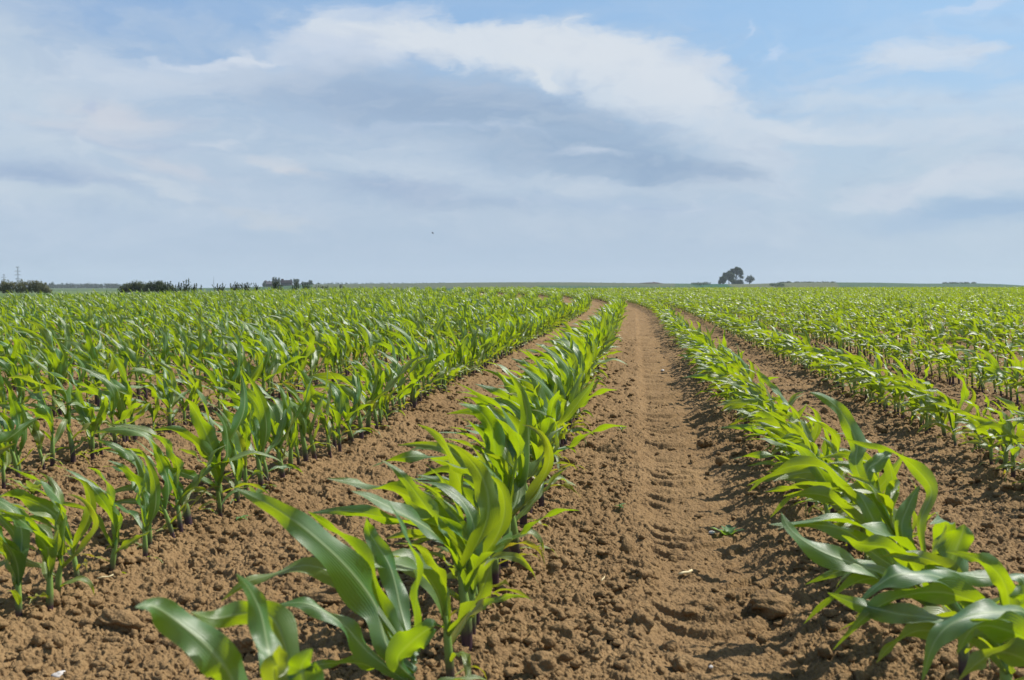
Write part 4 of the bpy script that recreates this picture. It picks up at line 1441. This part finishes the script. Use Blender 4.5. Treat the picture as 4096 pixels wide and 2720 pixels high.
def build_world():
    w = bpy.data.worlds.new('World'); scene.world = w; w.use_nodes = True
    t = NT(w.node_tree); t.n.clear()
    out = t.new('ShaderNodeOutputWorld'); bg = t.new('ShaderNodeBackground')
    STR = 0.10
    bg.inputs['Strength'].default_value = STR
    sky = t.new('ShaderNodeTexSky'); sky.sky_type = 'NISHITA'; sky.sun_disc = False
    sky.sun_elevation = SUN_EL; sky.sun_rotation = SUN_AZ
    sky.air_density = 1.0; sky.dust_density = 1.0; sky.ozone_density = 1.5
    tc = t.new('ShaderNodeTexCoord').outputs['Generated']
    sx = t.new('ShaderNodeSeparateXYZ'); t.link(tc, sx.inputs[0])
    az = t.math('ARCTAN2', sx.outputs[0], sx.outputs[1])
    el = t.math('ARCSINE', sx.outputs[2])
    cb = t.new('ShaderNodeCombineXYZ')
    t.link(t.math('MULTIPLY', az, 1000.0), cb.inputs[0]); t.link(t.math('MULTIPLY', el, 1000.0), cb.inputs[1])
    P = cb.outputs[0]
    # warped coordinates so no cloud edge is a clean ellipse
    mp = t.new('ShaderNodeMapping'); mp.inputs['Scale'].default_value = (0.0062, 0.016, 1); mp.inputs['Rotation'].default_value = (0, 0, R(6))
    t.link(P, mp.inputs['Vector'])
    n1 = t.noise(mp.outputs[0], 1.0, 6, 0.55)
    wv = t.n.new('ShaderNodeVectorMath'); wv.operation = 'SUBTRACT'; wv.inputs[1].default_value = (.5, .5, .5)
    t.link(n1.outputs['Color'], wv.inputs[0])
    wm = t.n.new('ShaderNodeVectorMath'); wm.operation = 'MULTIPLY'; wm.inputs[1].default_value = (150, 52, 0)
    t.link(wv.outputs[0], wm.inputs[0])
    wa = t.n.new('ShaderNodeVectorMath'); wa.operation = 'ADD'
    t.link(P, wa.inputs[0]); t.link(wm.outputs[0], wa.inputs[1])
    mpb = t.new('ShaderNodeMapping'); mpb.inputs['Scale'].default_value = (0.022, 0.045, 1); mpb.inputs['Rotation'].default_value = (0, 0, R(10))
    t.link(wa.outputs[0], mpb.inputs['Vector'])
    nb = t.noise(mpb.outputs[0], 1.0, 9, 0.62)
    wv2 = t.n.new('ShaderNodeVectorMath'); wv2.operation = 'SUBTRACT'; wv2.inputs[1].default_value = (.5, .5, .5)
    t.link(nb.outputs['Color'], wv2.inputs[0])
    wm2 = t.n.new('ShaderNodeVectorMath'); wm2.operation = 'MULTIPLY'; wm2.inputs[1].default_value = (52, 24, 0)
    t.link(wv2.outputs[0], wm2.inputs[0])
    wa2 = t.n.new('ShaderNodeVectorMath'); wa2.operation = 'ADD'
    t.link(wa.outputs[0], wa2.inputs[0]); t.link(wm2.outputs[0], wa2.inputs[1])
    PW = wa2.outputs[0]
    mp2 = t.new('ShaderNodeMapping'); mp2.inputs['Scale'].default_value = (0.010, 0.030, 1); mp2.inputs['Rotation'].default_value = (0, 0, R(8))
    t.link(PW, mp2.inputs['Vector'])
    n2 = t.noise(mp2.outputs[0], 1.0, 8, 0.58)
    mp3 = t.new('ShaderNodeMapping'); mp3.inputs['Scale'].default_value = (0.030, 0.045, 1); mp3.inputs['Location'].default_value = (7, 3, 0)
    t.link(PW, mp3.inputs['Vector'])
    n3 = t.noise(mp3.outputs[0], 1.0, 7, 0.6)
    k = 2 ** -0.42 / STR     # picture colours to sky radiance at the exposure used

    def S(r, g, b): return tuple(c * k for c in lin(r, g, b))

    col = sky.outputs[0]
    # hold the clear blue at the photograph's brightness
    blue = t.mix(t.rng(az, -0.42, 0.42), S(136, 173, 219), S(158, 199, 236))
    elv = t.math('MULTIPLY', el, 1000.0)
    col = t.mix(t.rng(elv, 250, 700, 0.75, 0.25), col, blue)
    # pale air towards the horizon
    hz = t.mix(t.rng(az, -0.45, 0.30, 0, 1, 'SMOOTHSTEP'), S(160, 181, 202), S(187, 204, 220))
    col = t.mix(t.rng(elv, 10, 250, 0.97, 0.0, 'SMOOTHSTEP'), col, hz)

    def blob(cx, cy, a, b, rot, c, op, soft=0.55, ragged=0.5, fine=0.0):
        nonlocal col
        az0 = math.atan((cx - 1180.5) / 2400) * 1000
        el0 = math.atan((658 - cy) / 2400 * math.cos(az0 / 1000)) * 1000
        sc = 1000 / 2400
        m = t.new('ShaderNodeMapping'); m.vector_type = 'TEXTURE'
        m.inputs['Location'].default_value = (az0, el0, 0)
        m.inputs['Rotation'].default_value = (0, 0, -R(rot))
        m.inputs['Scale'].default_value = (a * sc, b * sc, 1)
        t.link(PW, m.inputs['Vector'])
        l = t.n.new('ShaderNodeVectorMath'); l.operation = 'LENGTH'; t.link(m.outputs[0], l.inputs[0])
        d = t.math('ADD', l.outputs['Value'], t.math('MULTIPLY', t.math('SUBTRACT', n2.outputs['Fac'], 0.5), -ragged * 2))
        if fine: d = t.math('ADD', d, t.math('MULTIPLY', t.math('SUBTRACT', n3.outputs['Fac'], 0.5), -fine * 1.7))
        f = t.rng(d, 1 - soft * 1.05, 1 + soft * 0.7, op, 0.0, 'SMOOTHSTEP')
        col = t.mix(f, col, S(*c))

    WHITE = (217, 225, 234); PALE = (192, 207, 224); GREY = (156, 178, 206); HAZE_ = (176, 195, 214)
    # veil below the arc
    blob(900, 500, 1250, 380, 4, (178, 197, 218), 0.90, 0.6, 0.4)
    blob(60, 330, 520, 250, 18, (182, 200, 220), 0.85, 0.6, 0.5)
    blob(2250, 470, 520, 180, 6, (186, 205, 222), 0.7, 0.6, 0.5)
    # left bank of cloud
    blob(0, 200, 230, 95, 24, (193, 209, 225), 0.85, 0.7, 0.5, 0.2)
    blob(150, 290, 330, 60, 10, (188, 205, 223), 0.6, 0.7, 0.6, 0.2)
    blob(520, 175, 360, 44, -2, (200, 213, 229), 0.85, 0.6, 0.5, 0.2)
    blob(590, 130, 95, 13, -3, (213, 222, 234), 0.9, 0.6, 0.3, 0.4)
    blob(470, 142, 130, 10, -2, (206, 217, 232), 0.8, 0.7, 0.3, 0.4)
    # bright arc
    blob(840, 105, 190, 52, -6, (204, 215, 231), 0.85, 0.7, 0.5, 0.3)
    blob(905, 30, 120, 22, 0, (201, 214, 232), 0.7, 0.7, 0.5, 0.6)
    blob(1130, 108, 360, 46, 7, WHITE, 0.95, 0.45, 0.4, 0.4)
    blob(1440, 165, 270, 58, 18, WHITE, 0.95, 0.45, 0.4, 0.5)
    blob(1610, 158, 120, 24, 14, (209, 219, 232), 0.85, 0.6, 0.4, 0.7)
    blob(1500, 250, 330, 44, 17, (208, 219, 231), 0.85, 0.7, 0.4, 0.3)
    blob(1800, 285, 210, 24, 10, (208, 219, 231), 0.85, 0.7, 0.5, 0.4)
    blob(1740, 370, 130, 80, 40, (199, 212, 227), 0.75, 0.8, 0.4, 0.3)
    # shaded belly
    blob(900, 235, 420, 62, 4, GREY, 0.75, 0.8, 0.45, 0.2)
    blob(1130, 260, 320, 80, 9, (154, 177, 205), 0.92, 0.7, 0.4, 0.15)
    blob(1330, 345, 320, 75, 9, (154, 178, 205), 0.92, 0.7, 0.4, 0.15)
    blob(1540, 390, 190, 32, 5, (152, 176, 204), 0.92, 0.6, 0.4, 0.15)
    blob(900, 440, 170, 38, 4, (157, 178, 207), 0.8, 0.8, 0.5, 0.2)
    blob(1080, 475, 180, 26, 0, (161, 182, 208), 0.65, 0.8, 0.5)
    blob(100, 408, 170, 26, 6, (160, 181, 209), 0.85, 0.8, 0.5, 0.2)
    blob(330, 330, 160, 24, 8, (168, 187, 214), 0.65, 0.8, 0.6, 0.2)
    blob(235, 238, 26, 14, 30, (150, 180, 219), 0.8, 0.7, 0.5)
    blob(2240, 492, 230, 36, -4, (160, 188, 217), 0.8, 0.8, 0.4)
    blob(1420, 478, 260, 22, 3, (174, 194, 218), 0.5, 0.9, 0.5)
    # lit wisps
    blob(1245, 172, 62, 22, 28, (217, 225, 233), 0.9, 0.6, 0.3, 0.5)
    blob(1350, 354, 80, 12, 2, (188, 203, 222), 0.7, 0.9, 0.3, 0.2)
    blob(300, 262, 120, 36, 10, (205, 210, 221), 0.8, 0.7, 0.5, 0.5)
    blob(230, 300, 150, 20, 12, (201, 208, 220), 0.6, 0.8, 0.5, 0.5)
    blob(420, 400, 90, 24, 14, (201, 207, 219), 0.65, 0.8, 0.5, 0.6)
    blob(645, 388, 60, 18, 20, (208, 212, 220), 0.75, 0.7, 0.4, 0.6)
    blob(525, 342, 34, 12, 0, (198, 210, 225), 0.8, 0.7, 0.4, 0.5)
    blob(120, 450, 240, 16, 6, (190, 206, 221), 0.75, 0.8, 0.6, 0.4)
    blob(370, 436, 110, 16, 14, (198, 210, 223), 0.8, 0.7, 0.5, 0.5)
    blob(120, 340, 260, 18, 6, (190, 206, 222), 0.6, 0.8, 0.6, 0.4)
    blob(880, 388, 300, 18, 2, (190, 206, 223), 0.75, 0.8, 0.5, 0.4)
    blob(1000, 300, 340, 12, 3, (176, 195, 219), 0.6, 0.9, 0.5, 0.4)
    blob(1330, 425, 400, 18, 3, (189, 205, 222), 0.75, 0.8, 0.5, 0.4)
    blob(1250, 520, 520, 36, 2, (186, 202, 219), 0.5, 0.9, 0.5, 0.3)
    blob(620, 498, 130, 13, 6, (190, 202, 215), 0.7, 0.8, 0.5, 0.5)
    # right-hand sky
    blob(2110, 126, 112, 26, -4, (207, 220, 235), 0.9, 0.6, 0.4, 0.7)
    blob(2080, 160, 60, 14, 10, (200, 216, 234), 0.8, 0.8, 0.4, 0.6)
    blob(2100, 232, 260, 26, 7, (199, 215, 231), 0.75, 0.8, 0.5, 0.4)
    blob(2260, 300, 240, 26, 6, (199, 214, 230), 0.7, 0.8, 0.5, 0.4)
    blob(2230, 415, 220, 36, -10, (204, 215, 228), 0.8, 0.8, 0.5, 0.5)
    blob(2050, 450, 110, 22, 8, (198, 210, 225), 0.6, 0.8, 0.5, 0.5)
    blob(1800, 118, 34, 12, -20, (192, 213, 239), 0.7, 0.8, 0.4, 0.8)
    blob(1700, 88, 22, 8, -40, (188, 211, 239), 0.6, 0.8, 0.4, 0.8)
    blob(2225, 8, 70, 12, -20, (196, 215, 239), 0.7, 0.8, 0.5, 0.8)
    blob(1930, 185, 130, 10, 2, (190, 210, 233), 0.6, 0.8, 0.5, 0.6)
    # fine streaks and tufts through everything cloudy
    band = t.math('MULTIPLY', t.rng(elv, 15, 70), t.rng(elv, 285, 190))
    stk = t.rng(n2.outputs['Fac'], 0.45, 0.72, 0, 0.35)
    col = t.mix(t.math('MULTIPLY', stk, band), col, S(210, 219, 230))
    dk = t.rng(nb.outputs['Fac'], 0.30, 0.48, 0.22, 0)
    col = t.mix(t.math('MULTIPLY', dk, band), col, S(150, 174, 207))
    tf = t.rng(n3.outputs['Fac'], 0.55, 0.75, 0, 0.22)
    col = t.mix(t.math('MULTIPLY', tf, band), col, S(214, 222, 232))
    t.link(col, bg.inputs['Color']); t.link(bg.outputs[0], out.inputs['Surface'])


build_world()

# ------------------------------------------------------------------ camera and render settings
cam = bpy.data.cameras.new('camera'); co = bpy.data.objects.new('camera', cam); COL.objects.link(co)
cam.sensor_width = 36.0; cam.lens = 36.0 * FPX / 4096.0
cam.clip_start = 0.05; cam.clip_end = 20000
co.location = (0, 0, CAM_H); co.rotation_euler = (R(90) - PITCH, 0, 0)
cam.dof.use_dof = True; cam.dof.focus_distance = 6.0; cam.dof.aperture_fstop = 12.5
scene.camera = co
scene.view_settings.view_transform = 'Standard'; scene.view_settings.look = 'None'
scene.view_settings.exposure = 0.42; scene.view_settings.gamma = 1.0
scene.view_settings.use_curve_mapping = False
scene.cycles.max_bounces = 6; scene.cycles.diffuse_bounces = 3; scene.cycles.glossy_bounces = 2
scene.cycles.transmission_bounces = 4; scene.cycles.volume_bounces = 1
scene.cycles.use_denoising = True
scene.cycles.sample_clamp_indirect = 6.0
